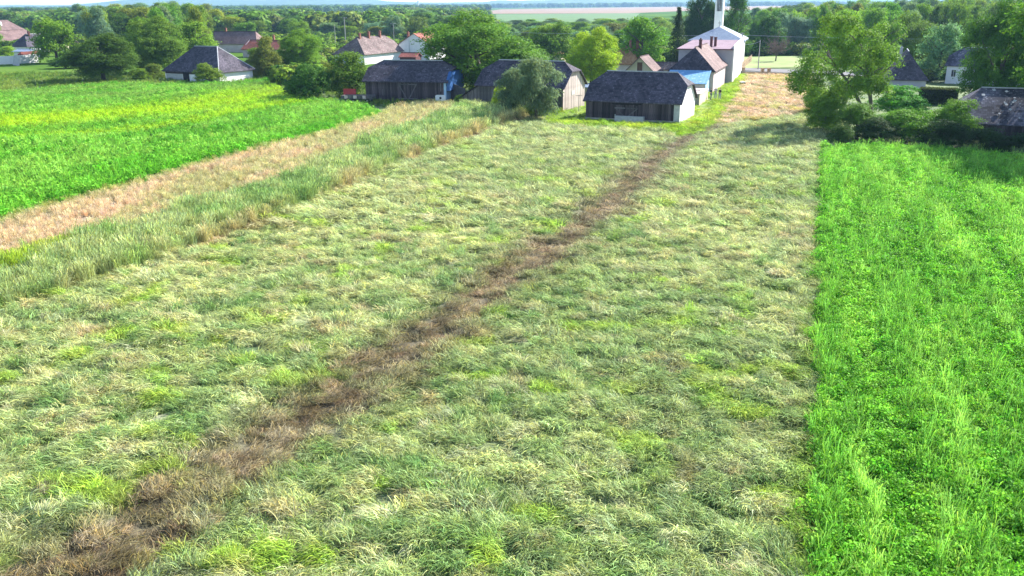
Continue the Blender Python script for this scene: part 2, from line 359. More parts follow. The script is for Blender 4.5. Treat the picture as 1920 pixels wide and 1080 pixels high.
def blend(a, b, f):
    f = np.asarray(f)[..., None]; return a * (1 - f) + b * f
C = lambda *v: np.array(v, float)
def ground_tint(x, y, base=True):
    """colour of what grows (or lies) at each point"""
    x = np.asarray(x); y = np.asarray(y); n = len(x)
    out = np.tile(C(.12, .2, .05), (n, 1))
    g1 = fbm(x * .35, y * .35, 3, 4); g2 = fbm(x * .08, y * .08, 2, 5); g3 = vnoise(x * 1.1, y * 1.1, 6)
    # along-row streaks
    u = x * math.cos(R(71)) + y * math.sin(R(71)); v = x * math.sin(R(71)) - y * math.cos(R(71))
    rough = blend(np.tile(C(.10, .2, .03), (n, 1)), C(.24, .34, .06), smooth01(.4, .7, g1))
    out = rough
    # mown
    mown = inp(x, y, MOWN)
    f1 = fbm(x * .75, y * .95, 3, 24); f2 = fbm(x * 1.5, y * 1.9, 2, 25)
    c = blend(np.tile(C(.31, .41, .17), (n, 1)), C(.53, .57, .29), smooth01(.38, .68, f1 * .6 + g2 * .4))
    c = blend(c, C(.13, .26, .075), smooth01(.48, .66, f2) * .85 * (.35 + .65 * smooth01(.62, .38, g1)))
    c = blend(c, C(.15, .27, .09), smooth01(55, 22, y) * .30 * smooth01(.35, .6, fbm(x * .4, y * .5, 2, 29)))  # deeper green toward the camera: near clumps with their shade painted in
    c = blend(c, C(.56, .56, .38), smooth01(.6, .8, fbm(x * 2.1, y * 2.5, 2, 26)) * .55)
    c = blend(c, C(.32, .50, .05), smooth01(.66, .80, fbm(x * .55, y * .55, 2, 11)) * .75)
    c = blend(c, C(.42, .34, .22), smooth01(.64, .82, fbm(x * .6, y * .6, 3, 13)) * .6)
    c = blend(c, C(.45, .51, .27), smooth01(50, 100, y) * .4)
    d, a = dline(x, y, TRACK)
    wob = 1.45 + .25 * smooth01(60, 30, y) + 1.1 * (vnoise(a * .3, a * 0, 21) - .35) + .9 * (fbm(x * .9, y * .9, 2, 27) - .5)
    tr = np.exp(-(d / wob) ** 2 * .9) * (.75 + .5 * (g3 - .3))
    tr = tr * (.92 + .08 * smooth01(26, 48, y)) * (1 - .25 * smooth01(80, 110, y)) * (.95 + .35 * smooth01(.3, .6, fbm(x * .8, y * .8, 2, 28)))
    c = blend(c, blend(np.tile(C(.155, .115, .075), (n, 1)), C(.36, .285, .185), smooth01(.35, .75, fbm(x * 1.2, y * 1.2, 2, 15))), np.clip(tr * 1.25 - .1, 0, .92))
    dry = inp(x, y, DRY)
    dc = blend(np.tile(C(.66, .50, .38), (n, 1)), C(.46, .44, .18), smooth01(.45, .68, g1))
    c = np.where(dry[:, None], blend(c, dc, smooth01(.2, .45, g1 + .1 * g3)), c)
    # margins of the mown field: strip beside the right crop
    dm, _ = dline(x, y, [(8.06,19.79),(9.84,24.76),(12.92,33.31),(18.37,48.75),(26.78,72.04),(33.61,89.83)])
    c = blend(c, C(.22, .36, .05), np.exp(-((dm - .25) / .3) ** 2) * (.2 + .8 * smooth01(.4, .6, vnoise(u * .3, v * .3, 31))))
    dl, _ = dline(x, y, TALL_LOW)
    c = blend(c, C(.46, .33, .22), np.exp(-(dl / .8) ** 2) * smooth01(.3, .6, vnoise(u * .25, v * .4, 33)))
    out = np.where(mown[:, None], c, out)
    # lawn
    lawn = inp(x, y, LAWN)
    lc = blend(np.tile(C(.27, .44, .03), (n, 1)), C(.42, .55, .06), smooth01(.4, .65, g1))
    out = np.where(lawn[:, None], lc, out)
    # crop on the right
    cr = inp(x, y, CROP_R)
    rc = blend(np.tile(C(.15, .41, .035), (n, 1)), C(.25, .55, .06), smooth01(.35, .7, fbm(v * 1.0, u * .12, 2, 17)))
    rc = blend(rc, C(.09, .28, .025), smooth01(.6, .85, g3) * .35)
    out = np.where(cr[:, None], rc, out)
    # crop on the left with its yellow bands
    cl = inp(x, y, CROP_L)
    kc = blend(np.tile(C(.12, .36, .03), (n, 1)), C(.23, .46, .07), smooth01(.35, .7, fbm(v * .5, u * .07, 2, 19)))
    d1, a1 = dline(x, y, YBAND1); d2, a2 = dline(x, y, YBAND2)
    yb = 1.15 * np.exp(-((d1 + 6 * (g1 - .5)) / 8.0) ** 2) + .8 * np.exp(-((d2 + 3 * (g1 - .5)) / 2.2) ** 2)
    kc = blend(kc, C(.36, .56, .02), np.clip(yb * (.45 + .9 * (g3 * .4 + g1 * .6)), 0, .9))
    de, _ = dline(x, y, CROP_L_EDGE)
    kc = blend(kc, C(.11, .39, .02), np.exp(-(de / 4.) ** 2) * .7)
    kc = blend(kc, C(.2, .3, .08), smooth01(125, 160, y) * .5 * smooth01(.4, .6, g1))
    out = np.where(cl[:, None], kc, out)
    tan = inp(x, y, TAN)
    tc = blend(np.tile(C(.62, .50, .35), (n, 1)), C(.46, .46, .24), np.clip(smooth01(.42, .68, fbm(v * .4, u * .1, 3, 23)) + .8 * smooth01(96, 125, y), 0, 1))
    tc = blend(tc, C(.34, .42, .10), np.exp(-(de / 1.3) ** 2) * .9)
    out = np.where(tan[:, None], tc, out)
    tall = inp(x, y, TALL)
    qc = blend(np.tile(C(.28, .40, .17), (n, 1)), C(.48, .52, .30), smooth01(.35, .65, g1))
    qc = blend(qc, C(.56, .42, .29), np.exp(-(dl / .9) ** 2) * .7 * smooth01(.3, .6, vnoise(u * .25, v * .4, 33)))
    out = np.where(tall[:, None], qc, out)
    gl = inp(x, y, GRASS_L)
    out = np.where(gl[:, None], blend(qc, C(.36, .46, .03), .3 + .7 * g3), out)
    return out

def soil_mat():
    m, nt, out = new_mat('field_soil')
    a = N(nt, 'ShaderNodeAttribute', attribute_name='ground_colour')
    tc = N(nt, 'ShaderNodeTexCoord')
    n1 = N(nt, 'ShaderNodeTexNoise'); n1.inputs['Scale'].default_value = 5; n1.inputs['Detail'].default_value = 8; n1.inputs['Roughness'].default_value = .75
    nt.links.new(tc.outputs['Object'], n1.inputs[0])
    r = ramp(nt, [(.3, (.35,) * 3), (.7, (1.1,) * 3)]); nt.links.new(n1.outputs[0], r.inputs[0])
    mu = N(nt, 'ShaderNodeVectorMath', operation='MULTIPLY'); nt.links.new(a.outputs['Color'], mu.inputs[0]); nt.links.new(r.outputs[0], mu.inputs[1])
    b = N(nt, 'ShaderNodeBsdfPrincipled'); b.inputs['Roughness'].default_value = .95
    nt.links.new(mu.outputs[0], b.inputs['Base Color'])
    bp = N(nt, 'ShaderNodeBump'); bp.inputs['Strength'].default_value = .8; bp.inputs['Distance'].default_value = .08
    nt.links.new(n1.outputs[0], bp.inputs['Height']); nt.links.new(bp.outputs[0], b.inputs['Normal'])
    nt.links.new(b.outputs[0], out.inputs[0])
    return m

# near ground sheet with real relief
gx = np.arange(-112, 92.1, .5); gy = np.arange(8, 212.1, .5)
GX, GY = np.meshgrid(gx, gy)
fx, fy = GX.ravel(), GY.ravel()
Z = height(fx, fy)
V = np.stack([fx, fy, np.maximum(Z - .09, .004)], 1)
nx, ny = len(gx), len(gy)
ii = (np.arange(ny - 1)[:, None] * nx + np.arange(nx - 1)[None, :]).ravel()
Q = np.stack([ii, ii + 1, ii + nx + 1, ii + nx], 1)
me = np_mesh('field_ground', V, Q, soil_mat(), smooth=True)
gc = ground_tint(fx, fy) * .62  # ground colour darkened, painting shade into the gaps between tufts
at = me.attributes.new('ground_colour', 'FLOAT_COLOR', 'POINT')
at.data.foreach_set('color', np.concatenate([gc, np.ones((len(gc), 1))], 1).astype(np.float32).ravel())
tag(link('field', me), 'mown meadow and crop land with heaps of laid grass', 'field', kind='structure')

# the wide land to the horizon
def land_mat():
    m, nt, out = new_mat('distant_land')
    tc = N(nt, 'ShaderNodeTexCoord')
    n1 = N(nt, 'ShaderNodeTexNoise'); n1.inputs['Scale'].default_value = .012; n1.inputs['Detail'].default_value = 10; n1.inputs['Roughness'].default_value = .7
    nt.links.new(tc.outputs['Object'], n1.inputs[0])
    r = ramp(nt, [(.35, (.03, .07, .015)), (.55, (.08, .15, .025)), (.7, (.14, .2, .05))]); nt.links.new(n1.outputs[0], r.inputs[0])
    b = N(nt, 'ShaderNodeBsdfDiffuse')
    nt.links.new(r.outputs[0], b.inputs['Color']); nt.links.new(b.outputs[0], out.inputs[0])
    return m
g = MB(); RR = 9000; nseg = 64
g.poly([(0, 0, -.05)] + [(RR * math.cos(2 * math.pi * k / nseg), RR * math.sin(2 * math.pi * k / nseg), -.05) for k in range(nseg)],
       [(0, k + 1, (k + 1) % nseg + 1) for k in range(nseg)])
tag(g.build('ground', land_mat()), 'flat open country running to the horizon', 'ground', kind='structure')

def sheet(name, pts, z, mat, label, cat='field'):
    s = MB(); s.poly([(x, y, z) for x, y in pts], [tuple(range(len(pts)))])
    return tag(s.build(name, mat), label, cat, kind='structure')
stub = surf_mat('stubble', (.20, .125, .08), (.27, .18, .12), .02, .95, 0, detail=8)
pale = surf_mat('pale_crop', (.07, .14, .04), (.11, .18, .06), .02, .95, 0, detail=8)
sheet('stubble_field', [(-59.86,1959.44),(-27.76,2857.17),(341.81,3516.4),(765.26,3981.44),(379.17,1855.55),(191.18,1436.68),(-50.86,1515.19)], .1, stub, 'far pale pink stubble field beyond the village trees')
sheet('pale_crop_field', [(-22.28,1417.09),(206.71,1425.87),(99.54,746.07),(-11.74,740.72)], .15, pale, 'pale green field before the far stubble')
sheet('stubble_field', [(1188.11,5216.12),(6726.7,17083.48),(850.97,2093.81),(415.21,1819.97)], .1, stub, 'far pale stubble field right of the church tower')
sheet('pale_crop_field', [(-376.86,1729.26),(-229.6,1632.56),(-97.7,691.35),(-155.06,708.26)], .1, pale, 'small pale green field far behind the white long house')
sheet('pale_lawn', [(66.93,253.85),(88.86,256.5),(75.54,209.84),(55.57,210.0)], .22, surf_mat('pale_lawn', (.17, .24, .07), (.30, .34, .15), .12, .95, 0, detail=8), 'pale mown lawn beyond the street', 'lawn')
sheet('road', [(21.26,181.04),(35.67,192.36),(38.01,196.7),(37.63,203.14),(22.69,193.51)], .13, M['asphalt'], 'village lane behind the barns', 'road')
sheet('road', [(52.46,201.76),(68.98,187.96),(82.82,173.42),(86.5,180.87),(72.11,196.72),(54.58,210.1)], .30, M['asphalt'], 'village street beyond the garden fence', 'road')

# ------------------------------------------------------------------ grass and crop prototypes (shared meshes, never linked)
protos = {}
def blades(name, n, length, width, spread, rise, lean, radius, segs=3, head=0, seed=1, mat='blade', droop=1.0):
    """n curved blades as thin strips; lean 1 = lying along +X, 0 = upright"""
    r = np.random.default_rng(seed); V = []; Qs = []; rnd = []; hue = []
    for i in range(n):
        a0 = r.uniform(0, 2 * math.pi); rr = radius * math.sqrt(r.random())
        bx, by = rr * math.cos(a0), rr * math.sin(a0)
        ang = r.normal(0, spread) if lean > .5 else r.uniform(0, 2 * math.pi)
        L = length * r.uniform(.55, 1.15); w = width * r.uniform(.7, 1.3)
        el = r.uniform(*rise)
        d = np.array([math.cos(ang), math.sin(ang)])
        p = np.array([bx, by, r.uniform(0, .04)]); side = np.array([-d[1], d[0], 0.0])
        tw = r.normal(0, .5)
        side = side * math.cos(tw) + np.array([0, 0, 1]) * math.sin(tw)
        b = len(V); e = el
        for k in range(segs + 1):
            ww = w * (1 - (k / segs) ** 1.6 * .85)
            if head and k == segs: ww = w * head
            V.append(p - side * ww * .5); V.append(p + side * ww * .5)
            st = L / segs
            p = p + np.array([d[0] * math.cos(e), d[1] * math.cos(e), math.sin(e)]) * st
            p[2] = max(p[2], .015)
            e -= droop * r.uniform(.3, .8) * (1 if lean > .5 else .35)
        q = r.random(); hh = r.random() ** 3
        for k in range(segs):
            Qs.append((b + 2 * k, b + 2 * k + 1, b + 2 * k + 3, b + 2 * k + 2)); rnd.append(q); hue.append(hh)
    me = np_mesh(name, V, Qs, M[mat], {'rnd': rnd, 'hue': hue})
    return bpy.data.objects.new(name, me)
def leafy(name, n, size, hgt, radius, seed, up=.5, aspect=.7):
    """low plant: broad leaves at random tilts on a mound"""
    r = np.random.default_rng(seed)
    a = r.uniform(0, 2 * math.pi, n); rr = radius * np.sqrt(r.random(n))
    z = hgt * (1 - (rr / radius) ** 2 * .5) * r.uniform(.45, 1.05, n)
    P_ = np.stack([rr * np.cos(a), rr * np.sin(a), z], 1)
    nrm = np.stack([np.cos(a) * rr / radius * .6, np.sin(a) * rr / radius * .6, np.full(n, .8)], 1) + r.normal(0, up, (n, 3))
    V, Qs = leaf_quads(P_, nrm, size * r.uniform(.6, 1.3, n), aspect, r)
    me = np_mesh(name, V, Qs, M['crop'], {'rnd': r.random(n), 'hue': r.random(n) ** 3})
    return bpy.data.objects.new(name, me)
def leaf_quads(P_, nrm, s, aspect, r, tdir=None):
    n = len(P_)
    nrm = nrm / (np.linalg.norm(nrm, axis=1, keepdims=True) + 1e-9)
    t = r.normal(0, 1, (n, 3)) if tdir is None else tdir
    t = t - nrm * (t * nrm).sum(1, keepdims=True); t /= (np.linalg.norm(t, axis=1, keepdims=True) + 1e-9)
    b = np.cross(nrm, t); s = np.asarray(s)[:, None]
    V = np.stack([P_ - t * s * .5, P_ + b * s * .5 * aspect + nrm * s * .06, P_ + t * s * .5 - nrm * s * .08, P_ - b * s * .5 * aspect + nrm * s * .06], 1).reshape(-1, 3)
    return V, np.arange(4 * n).reshape(-1, 4)

def collection_of(name, objs):
    c = bpy.data.collections.new(name)
    for o in objs: c.objects.link(o)
    return c
LODGED = collection_of('grass_laid_kinds', [blades('laid_%d' % i, 64, .46, .02, .75, (.2, 1.15), 1, .34, 3, seed=20 + i) for i in range(5)])
LODGED_FAR = collection_of('grass_laid_far_kinds', [blades('laidfar_%d' % i, 52, .7, .036, .75, (.25, 1.0), 1, .6, 2, seed=40 + i) for i in range(4)])
STAND = collection_of('grass_standing_kinds', [blades('stand_%d' % i, 60, 1.0, .022, 1, (1.1, 1.5), 0, .38, 3, head=1.6, seed=60 + i) for i in range(4)])
STALK = collection_of('stalk_kinds', [blades('stalk_%d' % i, 9, .85, .016, 1, (1.3, 1.56), 0, .07, 3, head=1.5, seed=70 + i, mat='crop') for i in range(4)])
LEAFY = collection_of('leafy_plant_kinds', [leafy('leafy_%d' % i, 84, .095, .40, .36, 80 + i) for i in range(5)])
LEAFY_BIG = collection_of('leafy_plant_far_kinds', [leafy('leafyfar_%d' % i, 70, .2, .75, .6, 90 + i, .6) for i in range(4)])

def scatter(name, label, cat, kinds, pts, rot, scl, tint):
    n = len(pts)
    me = bpy.data.meshes.new(name + '_points')
    me.vertices.add(n); me.vertices.foreach_set('co', np.asarray(pts, np.float32).ravel())
    def A(nm, ty, key, arr): me.attributes.new(nm, ty, 'POINT').data.foreach_set(key, np.asarray(arr, np.float32).ravel())
    A('rot', 'FLOAT_VECTOR', 'vector', rot); A('scl', 'FLOAT_VECTOR', 'vector', scl)
    A('tint', 'FLOAT_COLOR', 'color', np.concatenate([tint, np.ones((n, 1))], 1))
    ia = me.attributes.new('idx', 'INT', 'POINT'); ia.data.foreach_set('value', rng.integers(0, 100, n).astype(np.int32))
    me.update()
    o = bpy.data.objects.new(name, me); col.objects.link(o)
    ng = bpy.data.node_groups.new(name + '_nodes', 'GeometryNodeTree')
    ng.interface.new_socket('Geometry', in_out='INPUT', socket_type='NodeSocketGeometry')
    ng.interface.new_socket('Geometry', in_out='OUTPUT', socket_type='NodeSocketGeometry')
    gi = ng.nodes.new('NodeGroupInput'); go = ng.nodes.new('NodeGroupOutput')
    ip = ng.nodes.new('GeometryNodeInstanceOnPoints'); ci = ng.nodes.new('GeometryNodeCollectionInfo')
    ci.inputs['Collection'].default_value = kinds; ci.inputs['Separate Children'].default_value = True; ci.inputs['Reset Children'].default_value = True
    def at(nm, ty):
        a = ng.nodes.new('GeometryNodeInputNamedAttribute'); a.data_type = ty; a.inputs['Name'].default_value = nm; return a.outputs['Attribute']
    mp = ng.nodes.new('GeometryNodeMeshToPoints')
    ng.links.new(gi.outputs[0], mp.inputs['Mesh']); ng.links.new(mp.outputs[0], ip.inputs['Points'])
    ng.links.new(ci.outputs[0], ip.inputs['Instance']); ip.inputs['Pick Instance'].default_value = True
    ng.links.new(at('idx', 'INT'), ip.inputs['Instance Index'])
    er = ng.nodes.new('FunctionNodeEulerToRotation'); ng.links.new(at('rot', 'FLOAT_VECTOR'), er.inputs[0])
    ng.links.new(er.outputs[0], ip.inputs['Rotation'])
    ng.links.new(at('scl', 'FLOAT_VECTOR'), ip.inputs['Scale'])
    ng.links.new(ip.outputs[0], go.inputs[0])
    md = o.modifiers.new('scatter', 'NODES'); md.node_group = ng
    return tag(o, label, cat, kind='stuff')

def points(poly, dens, ymin, ymax, jitter_seed=0):
    """random points in a polygon, kept to the cone of land the photograph can see plus a margin"""
    xs = [p[0] for p in poly]; x0, x1 = max(min(xs), -.80 * ymax - 6), min(max(xs), .80 * ymax + 6)
    r = np.random.default_rng(100 + jitter_seed)
    n = int((x1 - x0) * (ymax - ymin) * dens)
    x = r.uniform(x0, x1, n); y = r.uniform(ymin, ymax, n)
    m = inp(x, y, poly) & (np.abs(x) < .70 * y + 5)
    return x[m], y[m], r

def lay(name, label, cat, kinds, poly, bands, size, tintmul=1.0, flow=True, zoff=0.0, keep=None, jit=.16, hs=None):
    PX, PY, S = [], [], []
    for bi, (a, b, dens, sc) in enumerate(bands):
        x, y, r = points(poly, dens, a, b, bi + len(name))
        PX.append(x); PY.append(y); S.append(np.full(len(x), sc))
    x = np.concatenate(PX); y = np.concatenate(PY); s = np.concatenate(S)
    if keep is not None:
        k = keep(x, y); x, y, s = x[k], y[k], s[k]
    n = len(x); r = np.random.default_rng(len(name) * 7)
    z = height(x, y) + zoff - .02
    if flow:
        f = 3.1 + (fbm(x * .3, y * .3, 2, 41) - .5) * 4.0 + (vnoise(x * 1.1, y * 1.1, 43) - .5) * 3.6
        d, a = dline(x, y, TRACK)
        f = np.where(d < 2, R(71) + (vnoise(x, y, 3) - .5) * 2.4, f)
    else: f = r.uniform(0, 2 * math.pi, n)
    rot = np.stack([r.normal(0, .12, n), r.normal(0, .12, n) , f + r.normal(0, .35, n)], 1)
    sc = s * size * r.uniform(.7, 1.3, n)
    hz = sc * (r.uniform(.7, 1.4, n) if hs is None else hs(x, y, r))
    if poly is MOWN:
        d, _ = dline(x, y, TRACK); k = np.exp(-(d / 1.3) ** 2)
        hz = hz * .78 * (1 - .5 * k); sc = sc * (1 - .18 * k)
    scl = np.stack([sc, sc, hz], 1)
    t = ground_tint(x, y) * tintmul * (1 + r.normal(0, jit, (n, 1))) * (1 + r.normal(0, .05, (n, 3)))
    print(name, n)
    return scatter(name, label, cat, kinds, np.stack([x, y, z], 1), rot, scl, np.clip(t, .01, .85))

lay('laid_grass', 'pale laid grass of the near mown meadow', 'grass', LODGED, MOWN, [(14, 34, 13, 1), (34, 58, 9, 1.15)], 1.0)
lay('laid_grass', 'laid grass of the far half of the mown meadow', 'grass', LODGED_FAR, MOWN, [(58, 95, 4.2, 1), (95, 192, 2.4, 1.15)], 1.0)
lay('weed_tufts', 'grey green weeds standing up through the laid grass', 'weeds', STAND, MOWN, [(14, 60, .35, .5), (60, 120, .14, .6)], 1.0, 1.15, False)
lay('dry_grass', 'pinkish dry standing grass between crop and meadow', 'grass', STAND, TAN, [(30, 90, 7, .45), (90, 145, 4, .6)], 1.0, 1.05, False)
lay('tall_grass', 'tall grey green grass along the edge of the mown meadow', 'grass', STAND, TALL, [(30, 90, 11, .72), (90, 145, 6, .85)], 1.0, np.array([.9, 1.0, .8]), False, hs=lambda x, y, r: (.85 + 1.15 * fbm(x * .5, y * .5, 2, 51)) * r.uniform(.8, 1.2, len(x)))
lay('crop_plants', 'leafy bright green crop of the right field', 'crop', LEAFY, CROP_R, [(14, 45, 15, .95), (45, 96, 8, 1.25)], 1.0, 1.0, False)
def rows(x, y):
    v = x * math.sin(R(71)) - y * math.cos(R(71)); u = x * math.cos(R(71)) + y * math.sin(R(71))
    return (.6 * vnoise(v * 2.6, u * .07, 61) + .4 * vnoise(v * .5, u * .05, 63) + .3 * vnoise(x * .8, y * .8, 62)) > .60
lay('crop_stalks', 'slender stalks standing in streaks in the right crop', 'crop', STALK, CROP_R, [(14, 45, 17, .8), (45, 96, 10, .9)], 1.0, np.array([1.3, 1.08, 1.9]), False, keep=rows)
lay('crop_plants', 'bright green crop of the left field with yellow streaks', 'crop', LEAFY_BIG, CROP_L, [(45, 100, 3.0, 1), (100, 185, 2.2, .72)], 1.0, 1.0, False)
lay('crop_stalks', 'feathery stalks standing in the left crop', 'crop', STALK, CROP_L, [(45, 100, 6, 1.05), (100, 185, 4, .7)], 1.0, 1.25, False)
lay('lawn_grass', 'short bright lawn beside barn and church', 'grass', LODGED_FAR, LAWN, [(95, 210, 3, .38)], 1.0, 1.0, False)
ROUGH = [(-134.14,150.19),(-93.86,160.31),(-81.64,176.77),(-69.42,175.82),(-55.89,177.17),(-51.36,184.39),(-41.98,160.61),(-35.87,147.18),(-23.34,136.79),(-17.61,131.41),(-7.06,130.78),(2.01,119.49),(7.79,123.37),(12.12,149.2),(14.69,181.58),(-39.26,203.7),(-192.34,217.57)]
lay('rough_grass', 'uneven grass between crop, barns and gardens', 'grass', STAND, ROUGH, [(100, 210, 1.8, .45)], 1.0, 1.0, False)


# ------------------------------------------------------------------ buildings
def roof_shell(parent, name, verts, faces, mat, t=.14):
    """closed roof of slopes with thickness; each slope carries its own metre grid for the slate courses"""
    n = len(verts)
    V = [Vector(v) for v in verts] + [Vector(v) - Vector((0, 0, t)) for v in verts]
    edges = {}
    for f in faces:
        for i in range(len(f)):
            a, b = f[i], f[(i + 1) % len(f)]
            edges[(a, b)] = 1
    F = [tuple(f) for f in faces] + [tuple(n + i for i in f)[::-1] for f in faces]
    for (a, b) in edges:
        if (b, a) not in edges: F.append((b, a, n + a, n + b))
    me = bpy.data.meshes.new(name); me.from_pydata(V, [], F); me.update()
    at = me.attributes.new('roof_uv', 'FLOAT_VECTOR', 'CORNER')
    data = []
    for p in me.polygons:
        nn = p.normal
        h = Vector((-nn.y, nn.x, 0))
        h = h.normalized() if h.length > 1e-3 else Vector((1, 0, 0))
        s = nn.cross(h)
        for li in p.loop_indices:
            v = me.vertices[me.loops[li].vertex_index].co
            data += [v.dot(h), v.dot(s), 0]
    at.data.foreach_set('vector', data)
    return link(name, me, mat, parent)

FOOT = {}
class House:
    """house in its own frame: origin at the front left ground corner, x along the front, y going back"""
    def __init__(s, name, label, cat, corner, at, ang, L, D, hw, group=None):
        s.L, s.D, s.hw = L, D, hw
        a = R(ang); ux = Vector((math.cos(a), math.sin(a), 0)); uy = Vector((-math.sin(a), math.cos(a), 0))
        o = Vector((at[0], at[1], 0))
        if 'r' in corner: o -= ux * L
        if 'b' in corner: o -= uy * D
        s.o = tag(empty(name, o, a), label, cat, group); FOOT[s.o.name] = (L, D)
    def walls(s, mat, ridge='x', t0=0., t1=0., hr=2.5, name='wall'):
        """walls with gables up to where a half hip starts; t: 0 = full hip, 1 = full gable (t0 low end, t1 high end)"""
        L, D, h = s.L, s.D, s.hw; m = MB()
        m.box(0, L, 0, D, -.3, h)
        def gab(pos, t, d):
            if t <= 0: return
            if ridge == 'x':
                pts = [(pos, 0, h), (pos, D, h), (pos, D - D / 2 * t, h + hr * t)] + ([(pos, D / 2 * t, h + hr * t)] if t < 1 else [])
                m.prism(pts, (d, 0, 0))
            else:
                pts = [(0, pos, h), (L, pos, h), (L - L / 2 * t, pos, h + hr * t)] + ([(L / 2 * t, pos, h + hr * t)] if t < 1 else [])
                m.prism(pts, (0, d, 0))
        gab(.002, t0, .25); gab((L if ridge == 'x' else D) - .002, t1, -.25)
        return m.build(name, mat, s.o)
    def roof(s, mat, ridge='x', t0=0., t1=0., hr=2.5, over=.4, hip0=None, hip1=None, name='roof', th=.14, hover=None):
        """hip0/hip1: how far the ridge end stands in from the wall"""
        a, b = (s.L, s.D) if ridge == 'x' else (s.D, s.L)
        k = hr / (b / 2); o = over; z0 = s.hw + .08 - o * k; z1 = s.hw + hr + .08
        g = o if hover is None else hover
        hip0 = (b / 2 * (1 - t0)) if hip0 is None else hip0
        hip1 = (b / 2 * (1 - t1)) if hip1 is None else hip1
        V = []; 
        def P_(u, v, z): return (u, v, z) if ridge == 'x' else (v, u, z)
        def end(u, t, d, hip):
            zt = s.hw + .08 + hr * t if t > 0 else z0
            vt = b / 2 * t if t > 0 else -o
            uu = u - d * g
            if t >= 1: return [P_(uu, -o, z0), P_(uu, b + o, z0), None, None, P_(uu, b / 2, z1)]
            if t <= 0: return [P_(uu, -o, z0), P_(uu, b + o, z0), None, None, P_(u + d * hip, b / 2, z1)]
            return [P_(uu, -o, z0), P_(uu, b + o, z0), P_(uu, vt, zt), P_(uu, b - vt, zt), P_(u + d * hip, b / 2, z1)]
        e0, e1 = end(0, t0, 1, hip0), end(a, t1, -1, hip1)
        V = []; idx = {}
        def add(p):
            if p is None: return None
            V.append(p); return len(V) - 1
        i0 = [add(p) for p in e0]; i1 = [add(p) for p in e1]
        front = [i0[0], i1[0]] + ([i1[2]] if i1[2] is not None else []) + [i1[4], i0[4]] + ([i0[2]] if i0[2] is not None else [])
        back = [i1[1], i0[1]] + ([i0[3]] if i0[3] is not None else []) + [i0[4], i1[4]] + ([i1[3]] if i1[3] is not None else [])
        F = [front, back]
        if t0 < 1: F.append([i0[3] if i0[3] is not None else i0[1], i0[2] if i0[2] is not None else i0[0], i0[4]])
        if t1 < 1: F.append([i1[2] if i1[2] is not None else i1[0], i1[3] if i1[3] is not None else i1[1], i1[4]])
        if ridge == 'y': F = [f[::-1] for f in F]
        r = roof_shell(s.o, name, V, F, mat, th)
        s.r0, s.r1 = Vector(V[i0[4]]), Vector(V[i1[4]])
        # ridge and hip caps
        c = MB(); c.tube([s.r0 + Vector((0, 0, .02)), s.r1 + Vector((0, 0, .02))], .10, 5)
        link('ridge_cap', c.mesh('ridge_cap', M['trim'] if mat in (M['slate'], M['slate_old']) else mat), None, r)
        s.rf = r
        return r
    def chimney(s, x, y, z0, z1, w=.55, mat=None):
        m = MB(); m.box(x - w / 2, x + w / 2, y - w / 2, y + w / 2, z0, z1); m.box(x - w / 2 - .06, x + w / 2 + .06, y - w / 2 - .06, y + w / 2 + .06, z1, z1 + .15)
        m.box(x - w / 4, x + w / 4, y - w / 4, y + w / 4, z1 + .15, z1 + .4)
        return m.build('chimney', mat or M['brick'], s.rf)
    def window(s, face, u, z, w=.9, h=1.2, frame=None, kind='window', glass=True, label=None):
        """frame standing proud of the wall, pane set back inside it"""
        fr = MB(); pn = MB(); t = .08
        def bx(m, u0, u1, z0, z1, d0, d1):
            if face == 'front': m.box(u0, u1, -d1, -d0, z0, z1)
            elif face == 'right': m.box(s.L + d0, s.L + d1, u0, u1, z0, z1)
            elif face == 'left': m.box(-d1, -d0, u0, u1, z0, z1)
        for a in ((u - w / 2, u - w / 2 + t, z, z + h), (u + w / 2 - t, u + w / 2, z, z + h), (u - w / 2 + t, u + w / 2 - t, z, z + t), (u - w / 2 + t, u + w / 2 - t, z + h - t, z + h), (u - t / 3, u + t / 3, z + t, z + h - t)):
            bx(fr, a[0], a[1], a[2], a[3], .004, .07)
        f = fr.build(kind, frame or M['white'], s.o)
        bx(pn, u - w / 2 + t, u + w / 2 - t, z + t, z + h - t, .003, .03)
        pn.build('pane' if glass else 'shutter', M['glass'] if glass else M['brown_wood'], f)
        if label: f['label'] = label
        return f
    def planks(s, face, mat, hfun, w=.27, zb=.0, u0=0., u1=None, skip=None, seed=0, proud=.03):
        """upright boards nailed side by side, each an object; shared meshes in a few heights where possible"""
        rr = random.Random(seed); u = u0; end = u1 if u1 is not None else (s.L if face == 'front' else s.D)
        cache = {}
        while u < end - .05:
            ww = min(w * rr.choice((.85, 1., 1.15)), end - u)
            top = hfun(u + ww / 2)
            if skip and skip(u + ww / 2): u += ww; continue
            top2 = round(top, 1); key = (round(ww, 2), top2)
            if key not in cache:
                m = MB(); m.box(-ww / 2 + .012, ww / 2 - .012, -.026, 0, 0, top2 - zb - .02)
                cache[key] = m.mesh('plank', mat)
            o = bpy.data.objects.new('plank', cache[key]); col.objects.link(o); o.parent = s.o
            zz = zb + rr.uniform(-.05, .06); pr = proud + rr.uniform(0, .02)
            if face == 'front': o.location = (u + ww / 2, -pr + .026, zz)
            elif face == 'right': o.location = (s.L + pr - .026, u + ww / 2, zz); o.rotation_euler = (0, 0, R(90))
            o.rotation_euler.y += R(rr.uniform(-.5, .5)) if face == 'front' else 0
            u += ww

def hip_h(h, hr, b, t):
    return lambda u: h + hr * min(min(u, b - u) / (b / 2), t)

